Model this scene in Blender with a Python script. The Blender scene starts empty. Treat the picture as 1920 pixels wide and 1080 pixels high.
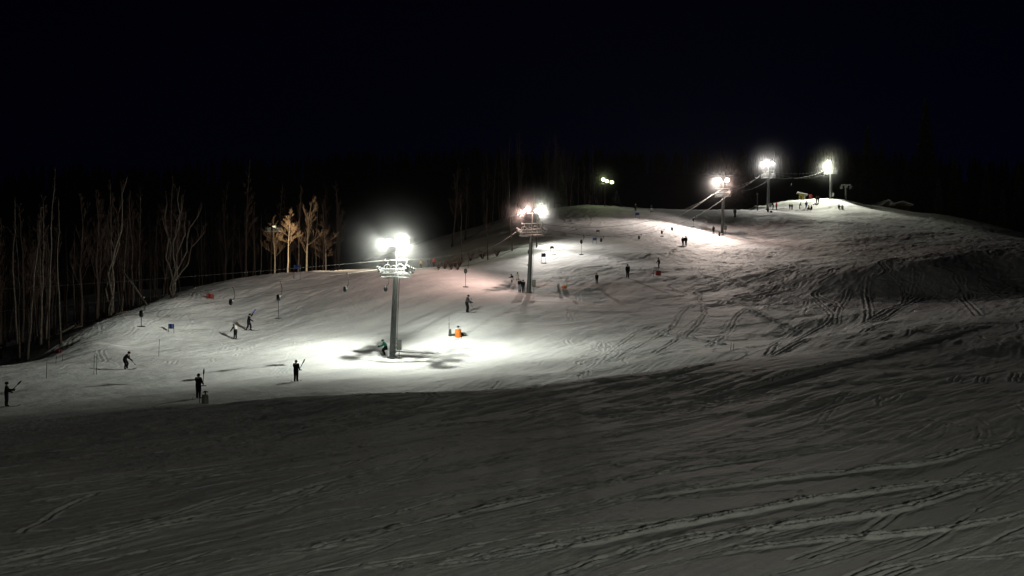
import bpy, math, random
import numpy as np
from mathutils import Vector, Matrix
from mathutils.noise import noise as mnoise

# ------------------------------------------------------------------ camera, world, exposure
scene = bpy.context.scene
COL = scene.collection
F = 2133.333      # focal length in photo pixels (40 mm on a 36 mm wide sensor)
HZ = 720.0        # eye level in the photograph
cam_d = bpy.data.cameras.new('camera'); cam_d.lens = 40; cam_d.sensor_width = 36
cam_d.shift_y = (HZ - 540) / 1920.0
cam_d.clip_start = 0.1; cam_d.clip_end = 6000
cam = bpy.data.objects.new('camera', cam_d); COL.objects.link(cam)
cam.location = (0, 0, 0); cam.rotation_euler = (math.radians(90), 0, 0)
scene.camera = cam
scene.render.resolution_x = 1024; scene.render.resolution_y = 576

world = bpy.data.worlds.new('World'); scene.world = world; world.use_nodes = True
wn = world.node_tree.nodes; wl = world.node_tree.links
bg = wn['Background']
skyt = wn.new('ShaderNodeTexSky'); skyt.sky_type = 'NISHITA'; skyt.sun_disc = False
skyt.sun_elevation = math.radians(-4.0); skyt.sun_rotation = math.radians(20)
skyt.air_density = 1.0; skyt.dust_density = 0.3; skyt.ozone_density = 5.0
SKY_STRENGTH = 0.024
bg.inputs['Strength'].default_value = SKY_STRENGTH
tint = wn.new('ShaderNodeMixRGB'); tint.blend_type = 'MULTIPLY'; tint.inputs[0].default_value = 1; tint.inputs[2].default_value = (.06, .34, 1, 1)
wl.new(skyt.outputs[0], tint.inputs[1]); wl.new(tint.outputs[0], bg.inputs['Color'])
scene.view_settings.view_transform = 'Standard'; scene.view_settings.look = 'None'
scene.view_settings.exposure = 0.0; scene.view_settings.gamma = 1.0

HAZE = 0.00003
LK = 1.0           # one factor over every lamp

rng = random.Random(11)
def W(px, py, Y): return Vector(((px - 960) / F * Y, Y, (HZ - py) / F * Y))

# ------------------------------------------------------------------ tagging helpers
def tag(o, label=None, cat=None, group=None, kind=None):
    if label: o['label'] = label
    if cat: o['category'] = cat
    if group: o['group'] = group
    if kind: o['kind'] = kind
    return o
def empty(name, loc=(0, 0, 0), rz=0.0, label=None, cat=None, group=None):
    o = bpy.data.objects.new(name, None); COL.objects.link(o)
    o.empty_display_size = 0.3
    o.location = loc; o.rotation_euler = (0, 0, rz)
    return tag(o, label, cat, group)
def meshobj(name, me, mat, parent=None):
    o = bpy.data.objects.new(name, me); COL.objects.link(o)
    if mat is not None:
        for m in (mat if isinstance(mat, (list, tuple)) else [mat]): me.materials.append(m)
    if parent is not None: o.parent = parent
    return o
def copy_tree(o, parent=None):
    c = o.copy(); COL.objects.link(c); c.parent = parent
    for ch in list(o.children): copy_tree(ch, c)
    return c

class MB:
    """collects shapes into one mesh"""
    def __init__(s): s.v = []; s.f = []; s.mi = []
    def add(s, vs, fs, mi=0):
        n = len(s.v); s.v += [tuple(v) for v in vs]
        s.f += [tuple(i + n for i in f) for f in fs]; s.mi += [mi] * len(fs); return s
    def box(s, c, sz, M=None, mi=0, taper=1.0):
        c = Vector(c); hx, hy, hz = sz[0] / 2, sz[1] / 2, sz[2] / 2; vs = []
        b = min(hx, hy, hz) * 0.18
        for dz, k in ((-hz, 1.0), (-hz + b, 1.0), (hz - b, taper), (hz, taper)):
            ins = b if abs(dz) == hz else 0
            for dx, dy in ((-1, -1), (1, -1), (1, 1), (-1, 1)):
                p = Vector((dx * (hx * k - ins), dy * (hy * k - ins), dz))
                if M is not None: p = M @ p
                vs.append(c + p)
        fs = [(3, 2, 1, 0), (12, 13, 14, 15)]
        for r in range(3):
            for i in range(4):
                a = r * 4 + i; q = r * 4 + (i + 1) % 4; fs.append((a, q, q + 4, a + 4))
        return s.add(vs, fs, mi)
    def tube(s, pts, rads, n=6, mi=0, cap=True):
        pts = [Vector(p) for p in pts]
        if not isinstance(rads, (list, tuple)): rads = [rads] * len(pts)
        vs = []; fs = []
        d0 = (pts[1] - pts[0]).normalized()
        ref = Vector((0, 0, 1)) if abs(d0.z) < 0.9 else Vector((1, 0, 0))
        u = d0.cross(ref).normalized()
        for i, p in enumerate(pts):
            if i == 0: d = pts[1] - pts[0]
            elif i == len(pts) - 1: d = pts[-1] - pts[-2]
            else: d = (pts[i + 1] - pts[i - 1])
            d = d.normalized(); u = (u - d * u.dot(d)).normalized(); w = d.cross(u)
            for k in range(n):
                a = 2 * math.pi * k / n
                vs.append(p + (u * math.cos(a) + w * math.sin(a)) * rads[i])
        for i in range(len(pts) - 1):
            for k in range(n):
                a = i * n + k; b = i * n + (k + 1) % n; fs.append((a, b, b + n, a + n))
        if cap:
            fs.append(tuple(range(n - 1, -1, -1))); m = (len(pts) - 1) * n; fs.append(tuple(m + k for k in range(n)))
        return s.add(vs, fs, mi)
    def lathe(s, prof, c=(0, 0, 0), n=16, mi=0):
        c = Vector(c); vs = []; fs = []
        for r, z in prof:
            for k in range(n):
                a = 2 * math.pi * k / n; vs.append(c + Vector((r * math.cos(a), r * math.sin(a), z)))
        for i in range(len(prof) - 1):
            for k in range(n):
                a = i * n + k; b = i * n + (k + 1) % n; fs.append((a, b, b + n, a + n))
        fs.append(tuple(range(n - 1, -1, -1))); m = (len(prof) - 1) * n; fs.append(tuple(m + k for k in range(n)))
        return s.add(vs, fs, mi)
    def mesh(s, name, smooth=False):
        me = bpy.data.meshes.new(name); me.from_pydata(s.v, [], s.f); me.validate()
        if smooth: me.polygons.foreach_set('use_smooth', [True] * len(me.polygons))
        if len(me.polygons) == len(s.mi): me.polygons.foreach_set('material_index', s.mi)
        me.update(); return me
    def build(s, name, mat, parent=None, smooth=False): return meshobj(name, s.mesh(name, smooth), mat, parent)

# ------------------------------------------------------------------ materials
def mat(name, col, rough=0.6, metal=0.0, var=0.15, scale=3.0, bump=0.0, col2=None, aniso=None, spec=0.5):
    m = bpy.data.materials.new(name); m.use_nodes = True
    n = m.node_tree.nodes; l = m.node_tree.links; b = n['Principled BSDF']
    tc = n.new('ShaderNodeTexCoord'); mp = n.new('ShaderNodeMapping')
    if aniso: mp.inputs['Scale'].default_value = aniso
    nz = n.new('ShaderNodeTexNoise'); nz.inputs['Scale'].default_value = scale; nz.inputs['Detail'].default_value = 5
    l.new(tc.outputs['Object'], mp.inputs[0]); l.new(mp.outputs[0], nz.inputs['Vector'])
    r = n.new('ShaderNodeValToRGB'); c2 = col2 or tuple(c * (1 - 2 * var) for c in col)
    r.color_ramp.elements[0].color = (*c2, 1); r.color_ramp.elements[1].color = (*[min(1, c * (1 + var)) for c in col], 1)
    r.color_ramp.elements[0].position = 0.3; r.color_ramp.elements[1].position = 0.7
    l.new(nz.outputs['Fac'], r.inputs[0]); l.new(r.outputs[0], b.inputs['Base Color'])
    b.inputs['Roughness'].default_value = rough; b.inputs['Metallic'].default_value = metal
    b.inputs['Specular IOR Level'].default_value = spec
    if bump:
        bp = n.new('ShaderNodeBump'); bp.inputs['Strength'].default_value = 1; bp.inputs['Distance'].default_value = bump
        l.new(nz.outputs['Fac'], bp.inputs['Height']); l.new(bp.outputs[0], b.inputs['Normal'])
    return m
def emit(name, col, strength):
    m = bpy.data.materials.new(name); m.use_nodes = True
    b = m.node_tree.nodes['Principled BSDF']
    b.inputs['Base Color'].default_value = (0.8, 0.8, 0.8, 1)
    b.inputs['Emission Color'].default_value = (*col, 1); b.inputs['Emission Strength'].default_value = strength
    return m

def snow_material():
    m = bpy.data.materials.new('snow'); m.use_nodes = True
    n = m.node_tree.nodes; l = m.node_tree.links; b = n['Principled BSDF']
    g = n.new('ShaderNodeNewGeometry')
    def noise(scale, detail, rot=0.0, sx=1, sy=1, rough=0.6):
        mp = n.new('ShaderNodeMapping'); mp.vector_type = 'POINT'
        mp.inputs['Rotation'].default_value = (0, 0, rot)
        mp.inputs['Scale'].default_value = (sx, sy, 1)
        mp2 = n.new('ShaderNodeMapping'); mp2.inputs['Rotation'].default_value = (0, 0, rot)
        mp3 = n.new('ShaderNodeMapping'); mp3.inputs['Scale'].default_value = (sx, sy, 1)
        l.new(g.outputs['Position'], mp2.inputs[0]); l.new(mp2.outputs[0], mp3.inputs[0])
        t = n.new('ShaderNodeTexNoise'); t.inputs['Scale'].default_value = scale; t.inputs['Detail'].default_value = detail
        t.inputs['Roughness'].default_value = rough
        l.new(mp3.outputs[0], t.inputs['Vector']); return t.outputs['Fac']
    a = noise(2.6, 7)                                  # granular lumps
    s = noise(3.2, 5, math.radians(-50), 0.16, 1.0)     # ski-scraped streaks running down the fall line
    k = noise(11.0, 4)
    def mul(x, f):
        q = n.new('ShaderNodeMath'); q.operation = 'MULTIPLY'; l.new(x, q.inputs[0]); q.inputs[1].default_value = f; return q.outputs[0]
    def add(x, y):
        q = n.new('ShaderNodeMath'); q.operation = 'ADD'; l.new(x, q.inputs[0]); l.new(y, q.inputs[1]); return q.outputs[0]
    h = add(add(mul(a, 0.05), mul(s, 0.07)), mul(k, 0.012))
    bp = n.new('ShaderNodeBump'); bp.inputs['Strength'].default_value = 1.0; bp.inputs['Distance'].default_value = 1.0
    l.new(h, bp.inputs['Height']); l.new(bp.outputs[0], b.inputs['Normal'])
    r = n.new('ShaderNodeValToRGB')
    r.color_ramp.elements[0].color = (0.66, 0.68, 0.71, 1); r.color_ramp.elements[1].color = (0.82, 0.83, 0.84, 1)
    r.color_ramp.elements[0].position = 0.3; r.color_ramp.elements[1].position = 0.6
    l.new(noise(0.5, 8, math.radians(-50), 0.3, 1), r.inputs[0]); l.new(r.outputs[0], b.inputs['Base Color'])
    b.inputs['Roughness'].default_value = 0.7; b.inputs['Specular IOR Level'].default_value = 0.15
    return m
M = {}
M['snow'] = snow_material()
M['galv'] = mat('galvanised_steel', (0.22, 0.235, 0.23), 0.45, 0.35, 0.12, 4)
M['column'] = mat('painted_column_steel', (0.13, 0.14, 0.135), 0.5, 0.2, 0.15, 3)
M['dark'] = mat('dark_metal', (0.05, 0.055, 0.055), 0.5, 0.3)
M['box'] = mat('grey_box_paint', (0.24, 0.25, 0.23), 0.5)
M['cable'] = mat('steel_cable', (0.16, 0.16, 0.15), 0.7, 0.2, 0.1, 10)
M['bark'] = mat('pale_birch_bark', (0.085, 0.068, 0.054), 0.85, 0, 0.1, 2.2, 0.01, (0.03, 0.021, 0.016), (1, 1, 2.5))
M['bark_brown'] = mat('brown_bark', (0.032, 0.019, 0.013), 0.9, 0, 0.2, 3, 0.01)
M['twig'] = mat('brown_twigs', (0.045, 0.024, 0.017), 0.9, 0, 0.2, 3)
M['bark_lit'] = mat('lit_bark', (0.34, 0.30, 0.23), 0.85, 0, 0.1, 2.2, 0.01)  # lighter copy of the bark, lamp light put into its colour
M['twig_lit'] = mat('lit_twigs', (0.34, 0.24, 0.15), 0.85, 0, 0.2, 3)  # lighter twigs for the floodlit trees, the light is in the colour
M['needle'] = mat('conifer_needles', (0.035, 0.05, 0.03), 0.8, 0, 0.3, 2)
M['orange'] = mat('orange_foam_pad', (0.75, 0.2, 0.02), 0.6, 0, 0.1, 4)
M['red'] = mat('red_cloth', (0.5, 0.02, 0.035), 0.7)
M['redpad'] = mat('red_pad', (0.28, 0.03, 0.025), 0.7)
M['blue'] = mat('blue_panel_cloth', (0.015, 0.045, 0.2), 0.7)
M['darkpanel'] = mat('dark_panel_cloth', (0.03, 0.03, 0.045), 0.7)
M['black'] = mat('black_cloth', (0.010, 0.010, 0.012), 0.85, 0, 0.2, 8, spec=.1)
M['navy'] = mat('navy_cloth', (0.02, 0.045, 0.14), 0.7, 0, 0.2, 8)
M['green'] = mat('green_cloth', (0.0, 0.22, 0.13), 0.7, 0, 0.2, 8)
M['yellow'] = mat('yellow_cloth', (0.55, 0.38, 0.03), 0.7, 0, 0.2, 8)
M['white'] = mat('white_cloth', (0.7, 0.7, 0.68), 0.7, 0, 0.1, 8)
M['jeans'] = mat('pale_blue_trousers', (0.3, 0.35, 0.42), 0.8, 0, 0.15, 8)
M['greycloth'] = mat('grey_cloth', (0.045, 0.045, 0.05), 0.85, 0, 0.15, 8, spec=.1)
M['skin'] = mat('skin', (0.5, 0.33, 0.25), 0.6, 0, 0.05, 8)
M['purple'] = mat('violet_cloth', (0.08, 0.05, 0.42), 0.7, 0, 0.1, 8)
M['ski'] = mat('dark_ski', (0.04, 0.04, 0.05), 0.35, 0, 0.2, 4)
M['hutwall'] = mat('yellow_hut_boards', (0.42, 0.36, 0.07), 0.7, 0, 0.15, 3, 0.01, None, (6, 6, 0.5))
M['roofsnow'] = mat('roof_snow', (0.8, 0.8, 0.8), 0.7, 0, 0.04, 4, 0.03)
M['wood'] = mat('weathered_wood', (0.1, 0.075, 0.055), 0.85, 0, 0.25, 3, 0.01)
M['hill'] = mat('wooded_hill_ground', (0.05, 0.045, 0.04), 0.95, 0, 0.2, 0.05)
M['glass'] = mat('dark_window_glass', (0.02, 0.025, 0.03), 0.1)

# ------------------------------------------------------------------ terrain
PP = [ # photo x, photo y, distance
(-300,1080,27),(0,1080,27),(500,1080,26),(960,1080,26),(1400,1080,25),(1920,1080,25),(2300,1080,25),
(-300,950,36),(0,950,36),(500,950,35),(960,940,35),(1450,930,35),(1920,920,35),(2300,900,35),
(0,860,48),(400,850,48),(960,830,48),(1450,815,48),(1920,790,48),
(0,800,62),(0,765,78),(200,758,78),(370,748,79),(380,759,72),
(550,746,66),(700,737,65),(900,732,66),(1100,710,70),(1300,686,76),(1500,650,86),(1700,616,95),(1920,586,106),(2300,545,115),
(550,785,58),(900,775,57),(1300,740,60),(1700,690,70),(1920,680,74),
(560,716,92),(900,722,87),(740,672,107),(740,700,98),(1000,710,90),(1000,660,108),(1150,680,98),(1300,645,108),(1300,668,95),
(1450,625,118),(1450,648,104),(1600,590,125),(1750,573,130),(1920,560,132),
(0,690,98),(0,720,90),(250,692,103),(480,680,106),(600,668,108),
(440,637,122),(600,640,116),(250,650,115),(200,660,109),
(440,590,132),(600,590,130),(740,600,126),(870,586,126),(300,600,125),(440,523,146),(560,510,150),(740,510,152),(860,513,153),
(600,545,141),(740,545,140),
(980,549,147),(1000,600,126),(1000,570,136),(1100,560,144),(1100,620,120),(1200,580,135),(1300,545,150),(1300,600,126),(1450,532,153),(1450,577,134),
(1600,518,150),(1600,562,138.5),(1750,500,152),(1750,552,143),(1920,478,160),(1920,528,150),
(1119,531,152),(1177,521,157),(1236,503,166),(1000,517,157),(1000,480,176),(900,496,170),(960,470,184),(1100,470,182),(1060,440,198),
(1200,440,205),(1100,410,225),(1283,460,203),(1355,438,234),(1300,418,236),(1060,387,250),(1200,389,255),(1330,392,260),(1378,408,246),
(1440,394,268),(1500,402,268),(1600,412,262),(1700,427,252),(1860,442,235),(2000,460,225),
(1450,450,222),(1600,450,220),(1750,460,205),(1450,500,180),(1600,490,185),
(1480,394,288),(1560,396,288),(1640,397,292),(1500,374,310),(1530,372,314),(1580,374,314),(1622,389,310),(1670,391,312),(1740,400,316),
(0,684,104),(100,669,108),(175,637,113),(250,602,120),(325,565,131),(375,547,138),
]
WP = [(-9,74,-1.9),(-2,75,-1.9),(5.2,79,-1.1),(13.5,86,0.4),(-15,74,-1.7),
(30,300,38),(0,300,37),(-40,260,26),(-100,250,18),(-20,182,14.8),(-40,185,14.4),(-62,175,9),(-50,165,11.5),(-51,110,0),(-51,120,3.0),(-50,130,5.8),(-49,140,8.4),(-66,110,-1.5),(-66,130,1.5),(-66,150,4.5),(-95,120,-1),(-95,150,2.5),(-90,200,8),(-120,250,12),(-60,100,0),
(-150,400,25),(0,400,35),(90,345,47),(100,400,42),(200,400,30),(160,260,24),(150,150,12),(120,100,7),(-120,100,0),(-60,60,-3),(70,60,2),
(-60,0,-5),(0,0,-4.9),(60,0,-4.2),(0,-40,-5.5),(80,-40,-5),(-80,-40,-5.5),(0,650,20),(-250,650,15),(300,650,15),(-250,300,15),(300,300,20)]
CP = np.array([tuple(W(*p)) for p in PP] + WP, dtype=float)
def tps_fit(P):
    n = len(P); X = P[:, :2] / 100.0
    d2 = ((X[:, None] - X[None]) ** 2).sum(2)
    K = 0.5 * d2 * np.log(d2 + 1e-12) + np.eye(n) * 4e-6
    A = np.zeros((n + 3, n + 3)); A[:n, :n] = K; A[:n, n] = 1; A[:n, n + 1:] = X; A[n, :n] = 1; A[n + 1:, :n] = X.T
    b = np.zeros(n + 3); b[:n] = P[:, 2]
    return X, np.linalg.solve(A, b)
TX, TC = tps_fit(CP)
def tps(x, y):
    x = np.asarray(x, float) / 100; y = np.asarray(y, float) / 100
    out = TC[-3] + TC[-2] * x + TC[-1] * y
    for i in range(len(TX)):
        d2 = (x - TX[i, 0]) ** 2 + (y - TX[i, 1]) ** 2 + 1e-12
        out = out + TC[i] * 0.5 * d2 * np.log(d2)
    return out
RT = np.random.RandomState(5).rand(256, 256)
def vnoise(x, y):
    xi = np.floor(x).astype(int); yi = np.floor(y).astype(int); fx = x - xi; fy = y - yi
    fx = fx * fx * fx * (fx * (fx * 6 - 15) + 10); fy = fy * fy * fy * (fy * (fy * 6 - 15) + 10)
    a = RT[xi & 255, yi & 255]; b = RT[(xi + 1) & 255, yi & 255]; c = RT[xi & 255, (yi + 1) & 255]; d = RT[(xi + 1) & 255, (yi + 1) & 255]
    return (a * (1 - fx) + b * fx) * (1 - fy) + (c * (1 - fx) + d * fx) * fy - 0.5
def fbm(x, y, oct=3, seed=0.0, g=0.5):
    s = 0; a = 1.0; ca, sa = math.cos(0.6), math.sin(0.6)
    for o in range(oct):
        s = s + a * vnoise(x + seed + 17.3 * o, y + seed * 1.7 + 5.1 * o)
        x, y = (x * ca - y * sa) * 2.03, (x * sa + y * ca) * 2.03; a *= g
    return s
def rot(x, y, deg):
    c, s = math.cos(math.radians(deg)), math.sin(math.radians(deg)); return x * c + y * s, -x * s + y * c
def sstep(a, b, x):
    t = np.clip((x - a) / (b - a), 0, 1); return t * t * (3 - 2 * t)
def Hbase(x, y):
    x = np.asarray(x, float); y = np.asarray(y, float)
    h = tps(x, y)
    u, v = rot(x, y, 38)
    h = h + 0.55 * fbm(u / 22, v / 9, 2, 3.0) * sstep(60, 100, y)
    h = h + 0.16 * fbm(u / 9, v / 3.4, 2, 9.0)
    return h
def ground_z(x, y): return float(Hbase(np.array([x]), np.array([y]))[0])
_YS = np.concatenate([np.arange(16, 130, 0.25), np.arange(130, 420, 0.5)])
def hit(px, py, ymin=16.0):
    """world point where the snow is met along a line of sight"""
    ys = _YS[_YS >= ymin]; xs = (px - 960) / F * ys; zs = (HZ - py) / F * ys
    h = Hbase(xs, ys); below = np.nonzero(h >= zs)[0]
    if len(below) == 0: i = int(np.argmin(zs - h))
    else: i = int(below[0])
    Y = float(ys[i])
    return Vector((float(xs[i]), Y, float(h[i])))

NC = 1300
yy = np.concatenate([np.linspace(-14, 19.5, 60), np.arange(20, 44, 0.06), np.arange(44, 66, 0.105), np.arange(66, 152, 0.16), np.arange(152, 225, 0.25), np.arange(225, 275, 0.36), np.arange(275, 345, 0.9), np.linspace(346, 650, 60)])
NR = len(yy)
uu = np.linspace(-0.66, 0.66, NC)
Yg = np.repeat(yy[:, None], NC, 1); Xg = uu[None, :] * (Yg + 22)
Zg = Hbase(Xg, Yg)
# rough, skied-up surface
near = 1 - sstep(66, 82, Yg)
mid = sstep(66, 82, Yg)
u, v = rot(Xg, Yg, 50)
right = sstep(-6, 14, Xg - 0.0)
bump_zone = mid * sstep(0, 30, Xg - 5 + 0.05 * (Yg - 100))
mask = sstep(-0.12, 0.25, fbm(u / 14, v / 6, 2, 40.0))
det = 0.05 * fbm(u / 6.5, v / 0.6, 3, 1.0) * (0.35 + 0.65 * mask) * near * (1 - 0.75 * sstep(44, 30, Yg + 0 * Xg) * sstep(-2, 12, Xg))
det += 0.03 * fbm(Xg / 0.9, Yg / 1.5, 3, 8.0) * near * sstep(0.02, 0.22, fbm(u / 9, v / 2.2, 2, 77.0))
u2, v2 = rot(Xg, Yg, 62)
def ridged(x, y, o, sd): return 0.28 - np.abs(fbm(x, y, o, sd)) * 1.6
det += mid * 0.075 * fbm(u2 / 5.0, v2 / 0.9, 3, 2.0) * (0.35 + 0.65 * mask)
det += mid * 0.055 * ridged(u2 / 4.2, v2 / 0.75, 2, 14.0) * (0.3 + 0.7 * mask)
det += near * 0.030 * ridged(u / 5.5, v / 0.55, 2, 15.0)
u3, v3 = rot(Xg, Yg, 40)
det += mid * 0.07 * ridged(u3 / 3.0, v3 / 0.8, 2, 55.0) * sstep(-12, -26, Xg) * sstep(108, 116, Yg)
det += bump_zone * (0.05 * fbm(u2 / 2.4, v2 / 0.8, 3, 21.0) + 0.055 * ridged(u2 / 3.2, v2 / 0.9, 2, 33.0)) * sstep(120, 165, Yg)
det += mid * 0.05 * fbm(Xg / 1.2, Yg / 1.6, 2, 31.0)
# smooth groomed snow round the first two towers
def groomed(cx, cy, rx, ry): return np.exp(-(((Xg - cx) / rx) ** 2 + ((Yg - cy) / ry) ** 2))
det *= 1 + .5 * near * sstep(34, 44, Yg) + .25 * mid
det *= 1 - 0.5 * np.clip(groomed(-8, 100, 22, 10) + groomed(-2, 143, 12, 14) + groomed(8, 110, 14, 12) * 0.5, 0, 1)

G = np.zeros_like(Zg); B = np.zeros_like(Zg)
def carve(pts, width, depth, berm=0.5, rough=0.0, taper=False):
    pts = [np.array(p[:2], float) for p in pts]
    R = width * 2.6
    full = depth; n_ = len(pts)
    for i_, (a, b) in enumerate(zip(pts[:-1], pts[1:])):
        if taper: depth = full * min(1, (i_ + .3) / 14, (n_ - i_) / 14)
        y0, y1 = min(a[1], b[1]) - R, max(a[1], b[1]) + R
        r0, r1 = np.searchsorted(yy, y0), np.searchsorted(yy, y1)
        if r1 - r0 < 1: continue
        xm0, xm1 = min(a[0], b[0]) - R, max(a[0], b[0]) + R
        ya, yb = y0 + 22, y1 + 22
        c0 = np.searchsorted(uu, min(xm0 / ya, xm0 / yb)); c1 = np.searchsorted(uu, max(xm1 / ya, xm1 / yb))
        if c1 - c0 < 1: continue
        sl = (slice(r0, r1), slice(c0, c1)); x = Xg[sl]; y = Yg[sl]
        d = b - a; L = max(1e-6, (d ** 2).sum()); t = np.clip(((x - a[0]) * d[0] + (y - a[1]) * d[1]) / L, 0, 1)
        dist = np.hypot(x - a[0] - t * d[0], y - a[1] - t * d[1]) / width
        g = depth * np.exp(-(dist / 0.55) ** 4)
        m = berm * depth * np.exp(-((dist - 1.0) / 0.42) ** 2)
        if rough: m = m * np.clip(1 + rough * 1.6 * vnoise(x / 0.35 + 3, y / 0.5), 0, 3)
        G[sl] = np.maximum(G[sl], g); B[sl] = np.maximum(B[sl], m)
def smooth_line(P, step=0.6):
    P = [np.array(p[:2], float) for p in P]; out = []
    for i in range(len(P) - 1):
        p0 = P[max(0, i - 1)]; p1 = P[i]; p2 = P[i + 1]; p3 = P[min(len(P) - 1, i + 2)]
        n = max(2, int(np.hypot(*(p2 - p1)) / step))
        for k in range(n):
            t = k / n; out.append(0.5 * ((2 * p1) + (-p0 + p2) * t + (2 * p0 - 5 * p1 + 4 * p2 - p3) * t * t + (-p0 + 3 * p1 - 3 * p2 + p3) * t ** 3))
    out.append(P[-1]); return out
def wob(pts, a):
    return [p + np.array([a * mnoise(Vector((p[0] * 1.7, p[1] * 1.7, 3))), a * mnoise(Vector((p[0] * 1.7, p[1] * 1.7, 9)))]) for p in pts]
# long tracks across the near snow
for P, w, d in (
    ([(700,1072),(830,1062),(960,1042),(1100,1022),(1250,990),(1400,965),(1560,935),(1700,915),(1800,905),(1940,882)], .30, .12),
    ([(1060,1085),(1200,1040),(1300,1015),(1450,992),(1560,978),(1700,955),(1800,925),(1930,890)], .30, .13),
    ([(1190,1066),(1350,1040),(1500,1020),(1700,1005),(1850,980),(1940,958)], .28, .12),
    ([(860,985),(960,970),(1110,945),(1310,920),(1510,895),(1710,875),(1810,850),(1895,825),(1905,800)], .26, .10),
    ([(1500,898),(1620,876),(1710,862),(1800,845),(1880,815)], .2, .06),
    ([(880,950),(960,938),(1060,920),(1180,900),(1260,885),(1370,868),(1470,855),(1590,842)], .34, .10),
    ([(600,1040),(760,990),(900,960),(1010,935),(1180,905)], .3, .10),
    ([(650,745),(760,738),(815,742),(780,758),(620,790),(430,835)], .35, .09),
    ([(300,850),(520,800),(700,775),(900,760),(1060,735),(1250,712)], .35, .09),
    ([(0,880),(260,840),(540,800),(800,770)], .35, .08),
    ([(40,1000),(110,960),(180,925)], .25, .08),
    ([(200,1010),(420,960),(640,900),(860,850)], .35, .08),
    ([(1225,665),(1285,630),(1320,590),(1310,556),(1322,548)], .42, .16),
    ([(1145,678),(1200,647),(1260,615),(1280,585),(1300,572)], .42, .15),
    ([(1110,690),(1160,648),(1200,622),(1232,608)], .4, .13),
    ([(1100,705),(1108,690),(1140,680),(1158,660),(1140,645)], .35, .12),
    ([(1090,690),(1125,668),(1135,650),(1130,640)], .32, .11),
    ([(1085,672),(1118,655),(1128,640)], .3, .10),
    ([(1440,665),(1500,635),(1558,597),(1548,578),(1530,562)], .45, .16),
    ([(1625,605),(1628,580),(1622,550),(1626,520)], .5, .16),
    ([(1566,607),(1572,580),(1590,545)], .45, .16),
    ([(1625,605),(1670,580),(1720,558)], .6, .17), ([(1650,602),(1690,575),(1700,545)], .45, .14),
    ([(1835,592),(1815,570),(1803,552)], .5, .15), ([(1700,560),(1690,535),(1665,515)], .45, .15),
    ([(1700,560),(1712,530),(1712,505)], .45, .15), ([(1880,560),(1840,530),(1780,505)], .45, .13),
    ([(1330,650),(1370,615),(1385,590),(1420,570)], .4, .14), ([(1480,625),(1450,600),(1400,575),(1380,560)], .35, .12),
    ([(1400,655),(1480,628),(1530,600)], .4, .12), ([(1120,715),(1300,690),(1480,650),(1640,612),(1760,598)], .5, .15),
    ([(1300,760),(1500,700),(1700,650),(1860,610)], .6, .16), ([(1690,830),(1730,812),(1770,790)], .5, .12), ([(1850,830),(1852,815),(1845,805)], .45, .14),
    ([(1790,790),(1815,802)], .4, .14), ([(1840,785),(1868,800)], .4, .14), ([(1660,765),(1658,745)], .3, .14),([(1790,716),(1795,706)], .3, .14),
    ([(1838,718),(1842,706)], .3, .14),([(1898,716),(1905,700)], .3, .14),
    ([(530,700),(600,650),(640,610),(700,560)], .3, .07), ([(505,702),(570,650),(618,612),(660,570)], .3, .07),
    ([(480,640),(540,600),(600,570)], .3, .07), ([(270,612),(330,580),(400,548)], .35, .12), ([(285,614),(360,580),(430,545)], .3, .1),
    ([(345,620),(358,605),(352,590)], .3, .12), ([(775,640),(800,625),(835,612)], .3, .08), ([(745,560),(770,570),(778,580)], .25, .12),
    ([(1260,520),(1330,490),(1420,452),(1480,440)], .5, .1), ([(1300,535),(1335,480),(1380,455)], .5, .1), ([(1210,500),(1255,478),(1275,462)], .4, .1),
    ([(1380,432),(1400,415),(1440,410),(1460,420),(1400,430)], .5, .12), ([(1060,400),(1075,420),(1100,405)], .5, .2), ([(1085,430),(1110,412),(1095,395)], .5, .2),
    ([(1080,425),(1090,440),(1110,430)], .5, .2),
):
    pts = [hit(px, py) for px, py in P]
    near_t = pts[0].y < 60
    L = wob(smooth_line(pts), 0.10 if near_t else 0.2)
    if near_t and P[0][0] > 550:
        carve(L, .13, d * .44, 2.7, .3, True)
        if w >= .3: carve([p + np.array([-0.2, 0.4]) for p in L], .13, .022, 1.2, 2.2)
    elif near_t: carve(L, w * .6, d * .6, 0.6, 0.8)
    else:
        T_ = [L[min(i + 1, len(L) - 1)] - L[max(i - 1, 0)] for i in range(len(L))]
        N_ = [np.array([-t_[1], t_[0]]) / (np.hypot(*t_) + 1e-9) for t_ in T_]
        for sd in (-1, 1): carve([p + n_ * sd * w * .55 for p, n_ in zip(L, N_)], w * .42, d * .6, 0.7, 0.5)
# ski turns down the broad slope
R2 = random.Random(4)
def turns(n, xr, yr, lenr, w, d, ampr=(0.5, 2.2), face=None):
    w *= .72; d *= .72
    for _ in range(n):
        x = R2.uniform(*xr); y = R2.uniform(*yr); L = R2.uniform(*lenr)
        a = math.radians(R2.gauss(-122, 22) if face is None else R2.gauss(face, 12)); amp = R2.uniform(*ampr); wl_ = R2.uniform(7, 15); ph = R2.uniform(0, 6.3)
        pts = []
        for k in range(int(L / 0.6)):
            s = k * 0.6; o = amp * math.sin(ph + s * 2 * math.pi / wl_)
            pts.append(np.array([x + math.cos(a) * s - math.sin(a) * o, y + math.sin(a) * s + math.cos(a) * o]))
        if len(pts) > 2:
            ww = w * R2.uniform(.7, 1.3); dd = d * R2.uniform(.6, 1.3)
            carve(pts, ww, dd, 0.6, 0.6)
            if R2.random() < 0.5: carve([p + np.array([0.75 * ww + .3, 0.1]) for p in pts], ww, dd, 0.6, 0.6)
turns(230, (18, 105), (148, 262), (8, 34), .36, .12)
turns(60, (8, 66), (98, 150), (5, 18), .26, .08)
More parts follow.
